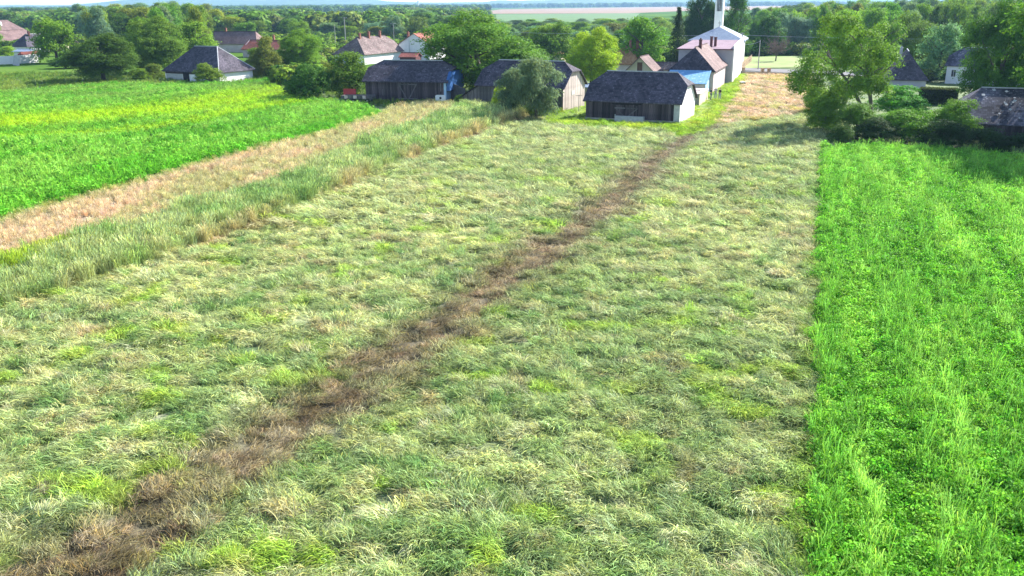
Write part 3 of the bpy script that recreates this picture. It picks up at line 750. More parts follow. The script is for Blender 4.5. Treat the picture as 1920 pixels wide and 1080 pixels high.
# barn 3: nearest, whitewashed gable
A3 = (22.03, 112.88); L3 = 12.9; D3 = 8.8
b3 = House('timber_barn', 'dark timber barn nearest the meadow with white right gable and pale trough', 'barn', 'fr', A3, -24, L3, D3, 2.75)
b3.walls(M['dark_inside'], 'x', .55, .55, 3.35)
b3.roof(M['slate'], 'x', .55, .55, 3.35, .35, 1.5, 1.5)
b3.planks('front', M['plank_dark'], lambda u: 2.68, seed=1, skip=lambda u: 4.0 < u < 7.4)
m = MB(); m.box(L3 - .75, L3 + .05, -.075, -.045, 0, 2.6); m.build('corner_panel', M['concrete'], b3.o)
gm = MB()
hh = hip_h(2.75, 3.35, D3, .55)
b3.planks('right', surf_mat('whitewashed_plank', (.62, .62, .66), (.82, .82, .84), 4, .85, .3, (2, 2, .4), obj_var=.08), lambda u: hh(u) - .05, seed=2, w=.3)
def barn_door(H, x0, x1, top, mat, label=None):
    d = empty('door', (0, 0, 0), 0, H.o)
    rr = random.Random(5); u = x0; me = None
    if label: d['label'] = label
    while u < x1 - .05:
        ww = min(.26 * rr.choice((.85, 1, 1.15)), x1 - u)
        mm = MB(); mm.box(u + .012, u + ww - .012, -.075, -.05, .05 + rr.uniform(0, .1), top - rr.uniform(0, .12)); mm.build('plank', mat, d)
        u += ww
    mid = (x0 + x1) / 2
    for a in (x0, mid + .02):
        b = mid - .02 if a == x0 else x1
        mm = MB(); mm.box(a + .1, b - .1, -.115, -.078, .5, .65); mm.build('rail', M['plank_grey'], d)
        mm = MB(); mm.box(a + .1, b - .1, -.115, -.078, top - .55, top - .4); mm.build('rail', M['plank_grey'], d)
        mm = MB(); p = [(a + .15, -.12, .66), (a + .33, -.12, .66), (b - .15, -.12, top - .56), (b - .33, -.12, top - .56)]
        if a == x0: p = [(x0 + b - q[0], q[1], q[2]) for q in p][::-1]
        mm.prism(p, (0, .035, 0)); mm.build('brace', M['plank_grey'], d)
    return d
barn_door(b3, 4.0, 7.4, 2.2, M['plank_dark'])
m = MB(); m.box(3.7, 7.8, -.2, -.08, 2.24, 2.42); m.build('track_beam', M['dark_inside'], b3.o)
m = MB()
for k in range(14): m.box(4 + k * .25, 4.16 + k * .25, -.12, -.09, 2.43, 2.6 + .04 * (k % 3))
m.build('loft_rack', M['plank_grey'], b3.o)['kind'] = 'stuff'
m = MB(); m.box(-.05, L3, -.1, .0, -.2, .3); m.build('plinth', M['stone'], b3.o)

# barn 2: behind the willow, pale gable boards, lean-to on the left
A2 = (7.59,126.56); L2 = 14.2; D2 = 8.3
b2 = House('timber_barn', 'middle timber barn behind the grey green willow with bleached pinkish gable boards', 'barn', 'fr', A2, -27, L2, D2, 3.6)
b2.walls(M['dark_inside'], 'x', .6, .6, 3.2)
b2.roof(M['slate'], 'x', .6, .6, 3.2, .4, 1.6, 1.6)
b2.planks('front', M['plank_grey'], lambda u: 3.5, seed=3)
hh2 = hip_h(3.6, 3.2, D2, .6)
b2.planks('right', M['plank_pale'], lambda u: hh2(u) - .05, seed=4, w=.24)
m = MB(); m.prism([(-2.6, .0, 0), (-.03, .0, 0), (-.03, .0, 3.1), (-2.6, .0, 1.6)], (0, 5, 0)); m.build('lean_to', M['dark_inside'], b2.o)
for k in range(10):
    m = MB(); m.box(-2.6 + k * .26, -2.36 + k * .26, -.04, -.01, 0, 1.7 + k * .145); m.build('plank', M['plank_grey'], b2.o)
m = MB(); m.prism([(-2.9, -.3, 1.5), (0, -.3, 3.2), (0, -.3, 3.3), (-2.9, -.3, 1.6)], (0, 5.5, 0)); m.build('lean_to_roof', M['slate'], b2.o)
m = MB(); m.box(L2 + .06, L2 + .09, 3.2, 4.2, 2.2, 2.7); m.build('notice_board', M['white'], b2.o)

# barn 1: left, with blue sheet on its right end
A1 = (-10.35,139.8); L1 = 13.8; D1 = 8.0
b1 = House('timber_barn', 'left timber barn with braced double door and blue sheet on its right end', 'barn', 'fr', A1, -14, L1, D1, 3.5)
b1.walls(M['dark_inside'], 'x', .6, .6, 2.75)
b1.roof(M['slate'], 'x', .6, .6, 2.75, .45, 1.7, 1.7)
b1.planks('front', M['plank_dark'], lambda u: 3.4, seed=6, skip=lambda u: 5.6 < u < 9.0)
barn_door(b1, 5.6, 9.0, 3.3, M['plank_dark'])
m = MB(); m.box(L1 - .35, L1 + .05, -.09, -.06, 0, 3.4); m.build('corner_strip', M['blue_pale'], b1.o)
m = MB(); m.box(L1 + .02, L1 + .06, 0, D1, 0, 2.6)
m.build('side_sheet', M['blue_pale'], b1.o)
m = MB(); m.prism([(L1 + .1, .0, 1.9), (L1 + .1, D1, 1.9), (L1 + .1, D1 - 1, 4.8), (L1 + .1, 1.4, 4.8), (L1 + .1, 0, 3.6)], (.5, 0, 0)); m.build('blue_cover', M['blue_dark'], b1.o)
for k in range(3):
    m = MB(); m.box(L1 - 1.0 + .02, L1 - .78, -.1, -.07, 1.8, 3.3) if k == 0 else m.box(2.6 + k * .3, 2.75 + k * .3, -.1, -.07, 1.0, 2.0); m.build('loose_board', M['plank_grey'], b1.o)
# wall panel between barns
m = MB(); p0 = Vector((*(-10.0,142.16), 0)); p1 = Vector((*(-7.38,140.39), 0)); d = (p1 - p0)
m.prism([p0, p1, p1 + Vector((0, 0, 2.2)), p0 + Vector((0, 0, 3.0))], (0.1, .3, 0))
tag(m.build('board_wall', M['plank_grey']), 'grey board wall closing the gap between left and middle barn', 'wall')

# hipped house among trees, left
hA = House('hipped_house', 'white walled farmhouse with steep dark hipped roof beside the left crop', 'house', 'fr', (-59.7,179.94), -27, 15.5, 9.6, 2.5)
hA.walls(M['white'], 'x', 0, 0, 4.6)
hA.roof(M['slate'], 'x', 0, 0, 4.4, .5, 4.4, 4.6)
m = MB()
for c in ((-.4, -.4), (-.4, 10.0)): m.tube([(15.5 - c[0] - .05, c[1] if c[1] < 0 else c[1], 2.25), tuple(hA.r1)], .1, 5)
m.build('hip_cap', M['trim'], hA.rf)
m = MB(); m.box(.1, 15.4, -.04, -.01, 1.55, 2.5); m.build('timber_band', M['plank_dark'], hA.o)
m = MB(); m.box(5.2, 7, -.06, -.02, 0, 2.2); m.build('door', M['dark_inside'], hA.o)
m = MB(); m.box(.3, 5.0, -.05, -.015, .0, 1.5); m.build('rendered_panel', M['concrete'], hA.o)

# white long house
hB = House('long_house', 'long white house with mottled brown tile roof and three chimneys', 'house', 'fr', (-38.88,235.08), -25, 9.5, 19, 2.9)
hB.walls(M['white'], 'y', 0, .6, 4.0); hB.roof(M['tile_brown'], 'y', 0, .6, 3.9, .5, 3.8, 1.4)
for y, z in ((4.6, 7.6), (9, 7.9), (14.5, 7.9)): hB.chimney(5.2, y, 6.2, z)
hC = House('gabled_house', 'white gabled house with orange red roof beside the walnut tree', 'house', 'fl', (-32.09,255.1), -16, 9.4, 13, 4.4)
hC.walls(M['white'], 'y', 1, 1, 2.9); hC.roof(M['tile_red'], 'y', 1, 1, 2.9, .35); hC.chimney(1.6, 3.5, 4.8, 7.4)
m = MB(); m.box(3.2, 3.28, -.1, -.02, 0, 5.6); m.build('downpipe', M['metal'], hC.o)
hC2 = House('shed', 'small shed with red roof in front of the white gabled house', 'shed', 'fl', (-29.63,236.25), -16, 4.6, 4, 1.9)
hC2.walls(M['dark_brick'], 'x', 1, 1, .9); hC2.roof(M['tile_red'], 'x', 1, 1, .9, .3)
# left houses
hD = House('farmhouse', 'farmhouse at the left edge with wide faded pink roof and pale chimney', 'house', 'br', (-267.4,492.29), -20, 13, 26, 3.4)
hD.walls(M['rose'], 'y', 0, 0, 5.2); hD.roof(M['tile_pink'], 'y', 0, 0, 5.2, .5, 5, 5); hD.chimney(9.6, 14, 5.2, 7.6, .8, M['white'])
hE = House('farmhouse', 'low farmhouse with grey pink roof in front of the pink roofed one', 'house', 'br', (-192.72,361.44), -20, 10, 26, 2.6)
hE.walls(M['rose'], 'y', 1, 1, 3.8); hE.roof(M['tile_pink'], 'y', 1, 1, 3.8, .4); hE.chimney(8, 8, 4.4, 6.2, .5, M['white'])
hF = House('outbuilding', 'outbuilding with dark hipped front and pale right slope at far left', 'outbuilding', 'fl', (-172.65,307.05), -22, 7.4, 9, 2.6)
hF.walls(M['white'], 'y', 0, 1, 3.6); hF.roof(M['slate'], 'y', 0, 1, 3.6, .4, 3.0); hF.chimney(4.4, 4, 5.6, 7.0, .6, M['dark_brick'])
hG = House('outbuilding', 'low white outbuilding with flat blue grey roof behind the garden wall', 'outbuilding', 'fl', (-157.15,280.24), -14, 5.4, 5, 1.9)
hG.walls(M['white'], 'x', 1, 1, .5); hG.roof(M['blue_roof'], 'x', 1, 1, .5, .5)
hH = House('farmhouse', 'small farmhouse with brown ridge roof half hidden by trees at left', 'house', 'fr', (-160.75,319.65), -8, 13, 8, 2.6)
hH.walls(M['cream'], 'x', 1, 1, 2.6); hH.roof(M['tile_brown'], 'x', 1, 1, 2.6, .4)
hI = House('farmhouse', 'farmhouse with plain grey pink roof above the dark hipped house', 'house', 'fr', (-86.67,302.74), -10, 17, 9, 3.0)
hI.walls(M['rose'], 'x', 1, 0, 3.6); hI.roof(M['tile_pink'], 'x', 1, 0, 3.6, .4, None, 2); hI.chimney(4, 4.6, 6, 7.6)
hJ = House('farmhouse', 'house with bright red roof half hidden between two trees', 'house', 'fr', (-69.95,269.97), -20, 14, 8, 2.5)
hJ.walls(M['rose'], 'x', 1, 1, 2.6); hJ.roof(M['tile_red'], 'x', 1, 1, 2.4, .4); hJ.chimney(9, 4, 4.5, 6.2)
# beige houses between barn and church
hK = House('farmhouse', 'farmhouse with orange tile roof and two brick chimneys', 'house', 'fr', (28.3,191.53), -22, 8.5, 13, 2.7)
hK.walls(M['cream'], 'y', 0, 1, 3.2); hK.roof(M['tile_orange'], 'y', 0, 1, 3.3, .45, 3.2)
hK.chimney(5.2, 3.6, 4.6, 7.0, .5); hK.chimney(6.3, 5.6, 4.6, 6.8, .5)
hL = House('gabled_house', 'beige gabled house with brown loft door behind the nearest barn', 'house', 'fr', (27.98,170.58), -22, 5.9, 6.6, 2.3)
hL.walls(M['cream'], 'y', 1, 1, 2.8); hL.roof(M['tile_pink'], 'y', 1, 1, 2.8, .45)
hL.window('front', 2.95, 2.3, 1.0, 1.8, M['brown_wood'], 'loft_door', False)
hM = House('shed', 'long low shed with brown tile roof left of the lilac church annex', 'shed', 'fr', (35.76,186.58), -22, 8.5, 4, 1.7)
hM.walls(M['cream'], 'x', 1, 1, 1.2); hM.roof(M['tile_brown'], 'x', 1, 1, 1.2, .3)
hN = House('farmhouse', 'straw coloured roof of a house glimpsed right of the walnut tree', 'house', 'fr', (13.57,236.01), -22, 9, 9, 2.4)
hN.walls(M['cream'], 'x', 0, 0, 3.4); hN.roof(M['tile_orange'], 'x', 0, 0, 3.4, .4); hN.chimney(2, 4.5, 4, 7.4, .6, M['white'])
hO = House('shed', 'small shed with pale blue roof between middle and nearest barn', 'shed', 'fl', (11.0,144.08), -24, 4.4, 4, 2.0)
hO.walls(M['cream'], 'x', 1, 1, .3); hO.roof(M['blue_roof'], 'x', 1, 1, .3, .35)

# church: tower, hipped blue roof nave, mauve roofed block, annex with hipped front, blue lean-to, stone shed
ch = empty('church', (42.97, 170.58, 0), R(-18.5)); tag(ch, 'church block with mauve roof and lit white right wall below the tower', 'church')
cx = House.__new__(House); cx.L, cx.D, cx.hw = 10.4, 25, 6.7; cx.o = ch
def sh(mb, name, mat, parent=ch): return mb.build(name, mat, parent)
W_ = 10.4
m = MB(); m.prism([(-W_, 0, -.2), (-W_, 25, -.2), (-W_, 25, 7.1), (-W_, 0, 6.5)], (W_, 0, 0)); sh(m, 'wall', M['lilac'])
m = MB(); m.prism([(.0, .25, -.2), (.0, 25, -.2), (.0, 25, 7.9), (.0, .25, 7.2)], (.22, 0, 0)); wR = sh(m, 'side_wall', M['white'])
V = [(-W_ - .35, -.35, 6.55), (.1, -.35, 6.55), (.1, 25, 7.25), (-W_ - .35, 25, 7.25)]
roof_shell(ch, 'roof', V, [[0, 1, 2, 3]], M['tile_mauve'], .16)
m = MB(); m.box(-W_ - .4, .0, -.47, -.352, 6.38, 6.5); sh(m, 'gutter', M['dark_brick'])
for (x, y, z) in ((-4.6, 4, 8.6), (-4.0, 6.0, 8.4)):
    m = MB(); m.box(x - .25, x + .25, y - .3, y + .3, 6.6, z); m.box(x - .32, x + .32, y - .37, y + .37, z, z + .12); sh(m, 'chimney', M['dark_brick'])
m = MB(); m.box(-.12, .12, 22, 22.12, 7.8, 8.9); m.box(-.5, .5, 22.02, 22.1, 8.7, 8.8); sh(m, 'bracket', M['metal'])
# nave roof behind
nv = House('church_nave', 'church nave with grey blue hipped roof just behind the mauve roof', 'church nave', 'fl', (41.55,203.61), -18, 11.2, 14, 7.2)
nv.walls(M['white'], 'y', 0, 1, 2.3); nv.roof(M['blue_roof'], 'y', 0, 1, 2.5, .7, 5.6, name='roof', th=.3)
m = MB(); c0 = nv.r0; m.box(c0.x - .05, c0.x + .05, c0.y - .05, c0.y + .05, c0.z, c0.z + 1.3); m.box(c0.x - .35, c0.x + .35, c0.y - .04, c0.y + .04, c0.z + .75, c0.z + .87); m.build('cross', M['metal'], nv.rf)
tw = empty('church_tower', (*(52.56,225.55), 0), R(-20)); tag(tw, 'tall plain white church tower with dark upright louvres', 'tower')
tx, ty, tz = 2.05, 2.0, 26
m = MB(); m.box(-tx / 2, tx / 2, 0, ty, 0, 13.0); m.box(-tx / 2, -.62, 0, ty, 13.0, 23); m.box(.62, tx / 2, 0, ty, 13.0, 23); m.box(-.62, .62, .6, ty, 13.0, 23); m.box(-tx / 2, tx / 2, 0, ty, 23, tz)
sh(m, 'shaft', M['white'], tw)
for k in range(3):
    m = MB(); m.box(-.45 + k * .36, -.28 + k * .36, .1, .35, 13.002, 22.99); sh(m, 'louvre', M['concrete'], tw)
m = MB(); m.box(-.619, .619, .55, .598, 13.002, 22.998); sh(m, 'recess', M['dark_inside'], tw)
m = MB(); m.prism([(-tx / 2 - .2, -.2, tz), (tx / 2 + .2, -.2, tz), (0, -.2, tz + 1.6)], (0, ty + .4, 0)); sh(m, 'roof', M['blue_roof'], tw)
an = House('church_annex', 'annex with dark hipped front and pinkish right slope before the church', 'annex', 'fr', (35.5,153.12), -20, 7.7, 18, 3.9)
an.walls(M['rose'], 'y', 0, 1, 3.5); r = an.roof(M['tile_pink'], 'y', 0, 1, 3.6, .35, 2.4, hover=.35)
an.chimney(4.2, 6.5, 6.6, 8.6, .5, M['dark_brick'])
# hipped front slope in dark slate colour, its shade painted in
m0 = an.rf.data; m0.materials.append(M['slate'])
for p in m0.polygons:
    if p.normal.y < -.3 and p.normal.z > .2: p.material_index = 1
# blue lean-to in front of the annex
m = MB(); m.prism([(.1, -5.6, 1.9), (7.3, -5.6, 1.9), (7.3, -.4, 3.72), (.1, -.4, 3.72)], (0, 0, .1))
lt = empty('blue_roofed_store', an.o.location, an.o.rotation_euler.z); tag(lt, 'low store with bright blue sheet roof leaning on the annex', 'store')
roof = m.build('roof', M['blue_sheet'], lt)
for k in range(13):
    mm = MB(); mm.tube([(.3 + k * .57, -5.6, 2.02), (.3 + k * .57, -.42, 3.83)], .03, 4); mm.build('seam', M['blue_sheet'], roof)
m = MB(); m.box(.3, 7.0, -5.4, -.1, -.2, 1.9); m.build('wall', M['rose'], lt)
m = MB(); m.prism([(7.02, -5.4, 0), (7.02, -.1, 0), (7.02, -.1, 3.6), (7.02, -5.4, 1.88)], (.08, 0, 0)); m.build('side_wall', M['blue_pale'], lt)
ss = House('stone_shed', 'flat roofed stone shed with debris on top beside the white barn gable', 'shed', 'fr', (28.8,132.83), -21, 4.6, 8.4, 1.75)
m = MB(); m.box(0, 4.6, 0, 8.4, -.2, 1.75); m.build('wall', M['stone'], ss.o)
m = MB(); m.box(4.602, 4.66, 0, 8.4, -.2, 1.74); m.build('rendered_side', M['cream'], ss.o)
m = MB(); m.box(-.12, 4.75, -.12, 8.5, 1.752, 1.88); m.build('roof_slab', M['rose'], ss.o)
m = MB()
rr = random.Random(8)
for k in range(26):
    x, y = rr.uniform(.2, 4.2), rr.uniform(.5, 7.6); s_ = rr.uniform(.12, .4)
    m.box(-s_, s_, -s_ * .6, s_ * .6, 0, s_ * .5, Matrix.Rotation(rr.uniform(0, 3), 3, 'Z'), (x, y, 1.881))
m.build('debris', M['stone'], ss.o)['kind'] = 'stuff'

# right side buildings
hP = House('hipped_house', 'house with dark hipped front roof half behind the twin trunked tree', 'house', 'fl', (68.44,159.72), -22, 6.8, 12, 2.0)
hP.walls(M['lilac'], 'y', 0, 1, 4.4); hP.roof(M['slate'], 'y', 0, 1, 4.3, .4, 2.6); hP.chimney(2.2, 5.5, 4.4, 6.8, .5, M['concrete'])
hQ = House('white_house', 'white house with dark windows half hidden by the huge tree at right', 'house', 'fl', (83.19,167.4), -38, 14, 8, 3.6)
hQ.walls(M['white'], 'x', .5, 1, 2.9); hQ.roof(M['slate_old'], 'x', .5, 1, 2.9, .35, 1.6)
for u in (1.3, 3.2, 5.2): hQ.window('front', u, 1.3, .9, 1.4)
hR = House('slate_barn', 'dark barn with broken slate roof at the right edge behind the hedge', 'barn', 'fl', (52.39,99.19), -22, 24, 10, 1.9)
hR.walls(M['dark_inside'], 'x', .5, 1, 3.3); hR.roof(M['slate_old'], 'x', .5, 1, 3.3, .4, 1.6)
hR.planks('front', M['plank_dark'], lambda u: 1.6, seed=12, w=.34)
rr = random.Random(18); 
for k in range(60):   # slipped slates lying on the front slope
    m = MB(); s_ = rr.uniform(.08, .18)
    m.box(-s_, s_, -s_, s_, 0, .03, Matrix.Rotation(rr.uniform(0, 3), 3, 'Z'))
    o = m.build('slate', M['slate_old'] if rr.random() < .5 else M['trim'], hR.rf)
    yy = rr.uniform(.3, 4.7); o.location = (rr.uniform(1.2, 14), yy, 1.9 + .1 + yy * 3.3 / 5 + .02); o.rotation_euler = (math.atan(3.3 / 5) + rr.uniform(-.1, .1), 0, 0)

# ------------------------------------------------------------------ walls, fences, poles
def wall_run(name, pts, h, t, mat, label, cat, cap=None, posts=None):
    root = tag(empty(name, (pts[0][0], pts[0][1], 0)), label, cat)
    o = Vector((pts[0][0], pts[0][1], 0)); m = MB(); c = MB()
    for a, b in zip(pts[:-1], pts[1:]):
        a = Vector((*a, 0)) - o; b = Vector((*b, 0)) - o; d = (b - a).normalized(); n = Vector((-d.y, d.x, 0)) * t / 2
        m.prism([a - n, b - n, b + n, a + n], (0, 0, h))
        if cap: n2 = n * 1.4; c.prism([a - n2 + Vector((0, 0, h + .002)), b - n2 + Vector((0, 0, h + .002)), b + n2 + Vector((0, 0, h + .002)), a + n2 + Vector((0, 0, h + .002))], (0, 0, .12))
    m.build('wall', mat, root)
    if cap: c.build('coping', cap, root)
    if posts:
        for p in posts:
            q = Vector((*p, 0)) - o; mm = MB(); mm.box(q.x - .3, q.x + .3, q.y - .3, q.y + .3, 0, h + .75); mm.box(q.x - .38, q.x + .38, q.y - .38, q.y + .38, h + .752, h + .87); mm.build('pillar', M['tan_wood'], root)
    return root
wl = wall_run('garden_wall', [(-144.64,239.61),(-142.39,245.87),(-138.66,248.85),(-136.15,254.41)], 2.2, .3, M['white'], 'long white garden wall at the left edge', 'wall')
m = MB(); a = Vector((*(-139.32,250.07), 0)); b = Vector((*(-136.82,255.68), 0)); m.prism([a + Vector((0, -.4, 2.25)), b + Vector((0, -.4, 2.25)), b + Vector((0, 1.6, 3.0)), a + Vector((0, 1.6, 3.0))], (0, 0, .1))
tag(m.build('orange_roof_strip', M['tile_red']), 'strip of orange roof along the white garden wall', 'roof sheet')
m = MB(); m.box(-.9, .9, -.03, .03, 0, 2.9, Matrix.Rotation(R(-14), 3, 'X') @ Matrix.Rotation(R(10), 3, 'Y'))
o = m.build('leaning_panel', M['concrete']); o.location = (*(-135.12,240.76), 0); tag(o, 'grey panel leaning on the white garden wall', 'panel')
wall_run('street_wall', [(50.46,192.53),(55.58,189.13),(62.61,184.28)], .7, .25, M['tan_wood'], 'low brown wall with square pillars beyond the dry lawn', 'wall', M['concrete'], [(51.04,192.48),(54.34,189.24),(55.69,189.12)])
# board fence running away beside the church
fa = Vector((*(51.77,198.59), 0)); fb = Vector((*(64.31,234.95), 0)); dd = fb - fa; nb = 44
fen = tag(empty('board_fence', fa), 'tan board fence running away from the church side to the street', 'fence')
for k in range(nb):
    m_ = bpy.data.objects.new('board', bpy.data.meshes['board'] if 'board' in bpy.data.meshes else MB().box(-.24, .24, -.015, .015, 0, 1.9).mesh('board', M['tan_wood']))
    col.objects.link(m_); m_.parent = fen; m_.location = dd * ((k + .5) / nb) + Vector((0, 0, random.uniform(-.04, .04))); m_.rotation_euler = (0, 0, math.atan2(dd.y, dd.x))
for k in range(2):
    mm = MB(); q = dd * 1.0; n = Vector((-dd.y, dd.x, 0)).normalized() * -.05; z = .5 + k * .9
    mm.prism([n, n + Vector((0, 0, .08)), q + n + Vector((0, 0, .08)), q + n], (0.03, -.01, 0)); mm.build('rail', M['tan_wood'], fen); mm = None
    fen.children[-1].location = (0, 0, z)
def pole(px, h, label, arms=1, mat='pole', r=.13, strut=False):
    e = tag(empty('utility_pole', (*px, 0)), label, 'utility pole')
    m = MB(); m.tube([(0, 0, 0), (0, 0, h)], [r, r * .65], 8); m.build('shaft', M[mat], e)
    for k in range(arms):
        z = h - .25 - k * .5
        m = MB(); m.box(-.9, .9, -.05, .05, z - .05, z + .05); a = m.build('crossarm', M['metal'], e)
        for x in (-.8, 0.3, .8): mm = MB(); mm.tube([(x, 0, z + .05), (x, 0, z + .22)], [.05, .035], 6); mm.build('insulator', M['white'], a)
    if strut: m = MB(); m.tube([(0, 0, h - .6), (-3.2, -.8, h - 3.4)], .06, 5); m.build('stay', M['metal'], e)
    e.rotation_euler.z = R(20)
    return e
PA = (28.74,214.43); PB = (57.66,204.6)
pole(PA, 8.23, 'grey pole with stay rising behind the orange tile roof', 1, 'pole', .12, True)
pole(PB, 6.81, 'slim grey pole beyond the dry lawn right of the church', 0)
PC = (90.17,188.99)
pole((-37.93,289.8), 9.5, 'slim pole just left of the white gabled house', 1)
pole((-59.51,320.93), 11, 'grey pole above the left end of the long white house', 1, 'pole', .2)
pole((-63.28,321.46), 8.5, 'thin pole farther left above the long white house', 0)
pole((8.04,260.78), 8.5, 'white post right of the walnut tree crown', 0, 'white')
def wire(a, b, sag, label, parent=None):
    m = MB(); n = 24; a = Vector(a); b = Vector(b)
    m.tube([a.lerp(b, t / n) - Vector((0, 0, sag * 4 * (t / n) * (1 - t / n))) for t in range(n + 1)], .035, 4)
    return tag(m.build('overhead_wire', M['wire']), label, 'wire')
za = 7.99
wire((*(-7.88,227.73), 8.59), (PA[0], PA[1], za), .2, 'overhead wire from behind the walnut tree to the stayed pole')
wire((PA[0], PA[1], za), (*(53.89,208.4), 7.83), .25, 'overhead wire from the stayed pole to the church roof')
wire((*(53.89,208.4), 7.83), (*(99.96,188.12), 7.37), .3, 'long overhead wire from the church roof to the right edge')
wire((PB[0], PB[1], 6.57), (*(53.41,205.0), 5.99), .4, 'slack wire from the slim pole to the church')

# ------------------------------------------------------------------ small things
def put(o, p, rz=0, z=0): o.location = (p[0], p[1], z); o.rotation_euler.z = R(rz); return o
# flatbed cart with wooden sides
ct = tag(empty('farm_cart'), 'low wooden flatbed farm cart parked at the left barn', 'cart')
m = MB(); m.box(0, 5, 0, 2.0, .72, .84); m.build('bed', M['plank_grey'], ct)
for k in range(10): m = MB(); m.box(k * .5 + .01, k * .5 + .49, -.06, -.01, .74, 1.22); m.build('side_board', M['plank_pale'] if k % 3 == 1 else M['plank_grey'], ct)
m = MB(); m.box(-.06, -.01, 0, 2, .84, 1.2); m.box(5.01, 5.06, 0, 2, .84, 1.2); m.box(0, 5, 2.01, 2.06, .84, 1.2); m.build('rear_boards', M['plank_grey'], ct)
m = MB(); m.box(.3, 4.7, .6, .75, .5, .718); m.box(.3, 4.7, 1.3, 1.45, .5, .718); m.tube([(0, 1, .55), (-1.6, 1, .4)], .05, 6); m.build('chassis', M['metal'], ct)
wh = None
for x in (.8, 1.9, 3.1, 4.2):
    for y in (.02, 1.75):
        if wh is None:
            w1 = MB().tube([(0, 0, 0), (0, .22, 0)], .36, 16).mesh('tyre', M['rubber']); w2 = MB().tube([(0, -.02, 0), (0, .24, 0)], .17, 10).mesh('rim', M['metal']); wh = 1
        e = empty('wheel', (x, y, .37), 0, ct); link('tyre', w1, None, e); link('rim', w2, None, e)
m = MB(); m.box(0.1, .9, .1, .7, .85, 1.0); m.build('white_sack', M['white'], ct)
put(ct, (-27.09,139.3), -8, .12)
rb = tag(empty('red_tailboard'), 'upright red board standing behind the farm cart', 'board')
for k in range(4):
    m = MB(); m.box(k * .55, k * .55 + .54, -.03, .03, .55, 1.75); m.build('panel', M['red_paint'], rb)
m = MB(); m.box(.1, .18, .04, .1, 0, 1.7); m.box(1.9, 1.98, .04, .1, 0, 1.7); m.build('support', M['metal'], rb)
put(rb, (-27.87,145.38), -10, .1)
pn = tag(empty('leaning_panel'), 'square white panel with a round hole leaning on the left barn', 'panel')
V = []; nseg = 20
m = MB(); sq = []
for k in range(nseg):
    t = 2 * math.pi * k / nseg; c_, s_ = math.cos(t), math.sin(t); q = max(abs(c_), abs(s_)); sq.append((c_ / q * .85, s_ / q * .5))
vs = [(x, 0, z + .55) for x, z in sq] + [(math.cos(2 * math.pi * k / nseg) * .2, 0, math.sin(2 * math.pi * k / nseg) * .2 + .55) for k in range(nseg)]
vs += [(x, .06, z) for x, _, z in vs]
fs = []
for k in range(nseg):
    j = (k + 1) % nseg; fs += [(k, j, nseg + j, nseg + k), (2 * nseg + j, 2 * nseg + k, 3 * nseg + k, 3 * nseg + j), (k, 2 * nseg + k, 2 * nseg + j, j), (nseg + k, nseg + j, 3 * nseg + j, 3 * nseg + k)]
m.poly(vs, fs); m.build('sheet', M['white'], pn)
m = MB(); m.tube([(0, .065, .55), (0, .09, .55)], .21, 16); m.build('backing', M['dark_inside'], pn)
put(pn, (-11.27,139.46), -12, .25)
# trough
tr = tag(empty('trough'), 'long pale concrete trough against the nearest barn', 'trough')
m = MB(); m.box(0, 3.9, 0, .08, 0, .75); m.box(0, 3.9, .62, .7, 0, .75); m.box(0, .08, .082, .618, 0, .75); m.box(3.82, 3.9, .082, .618, 0, .75); m.box(.082, 3.818, .082, .618, 0, .12); m.build('basin', M['concrete'], tr)
m = MB(); m.box(.01, .09, .0, .08, .752, 1.0); m.build('corner_stub', M['concrete'], tr)
put(tr, (13.81,114.92), -24, .05)
bx_ = tag(empty('log_block'), 'dark block with pale top lying on the lawn right of the church', 'block')
m = MB(); m.box(-.42, .42, -.35, .35, 0, .6); m.build('block', M['dark_inside'], bx_)
m = MB(); m.box(-.46, .46, -.39, .39, .602, .7); m.build('lid', M['white'], bx_)
put(bx_, (44.05,165.9), 15, .05)
wp = tag(empty('wash_tub'), 'white tub on a stand by the bleached barn gable', 'tub')
m = MB(); m.tube([(0, 0, .5), (0, 0, 1.0)], [.3, .42], 12); m.build('tub', M['white'], wp)
m = MB(); m.tube([(-.3, 0, 0), (-.15, 0, .5)], .04, 5); m.tube([(.3, 0, 0), (.15, 0, .5)], .04, 5); m.tube([(0, .3, 0), (0, .15, .5)], .04, 5); m.build('stand', M['metal'], wp)
put(wp, (10.36,135.44), 0, .05)
ps = tag(empty('washing_post'), 'thin grey post on the lawn between middle and nearest barn', 'post')
m = MB(); m.tube([(0, 0, 0), (0, 0, 2.4)], .05, 6); m.build('shaft', M['metal'], ps); m = MB(); m.tube([(-.5, 0, 2.3), (.5, 0, 2.3)], .035, 5); m.build('crossbar', M['metal'], ps)
put(ps, (9.97,127.08), 20)

# ------------------------------------------------------------------ people
def skin_mesh(name, pts, edges, radii, mat, root=0, lvl=2):
    me = bpy.data.meshes.new(name); me.from_pydata(pts, edges, []); me.update()
    o = bpy.data.objects.new(name, me); col.objects.link(o)
    sk = o.modifiers.new('skin', 'SKIN'); sk.use_smooth_shade = True
    for i, r_ in enumerate(radii):
        me.skin_vertices[0].data[i].radius = (r_ if isinstance(r_, tuple) else (r_, r_)); me.skin_vertices[0].data[i].use_root = (i == root)
    ss_ = o.modifiers.new('sub', 'SUBSURF'); ss_.levels = lvl; ss_.render_levels = lvl
    dg = bpy.context.evaluated_depsgraph_get(); ev = o.evaluated_get(dg); m2 = bpy.data.meshes.new_from_object(ev)
    bpy.data.objects.remove(o)
    m2.materials.clear(); m2.materials.append(mat); m2.name = name
    return m2
def skin_obj_ready():
    o = bpy.data.objects.new('probe', bpy.data.meshes.new('probe')); return o
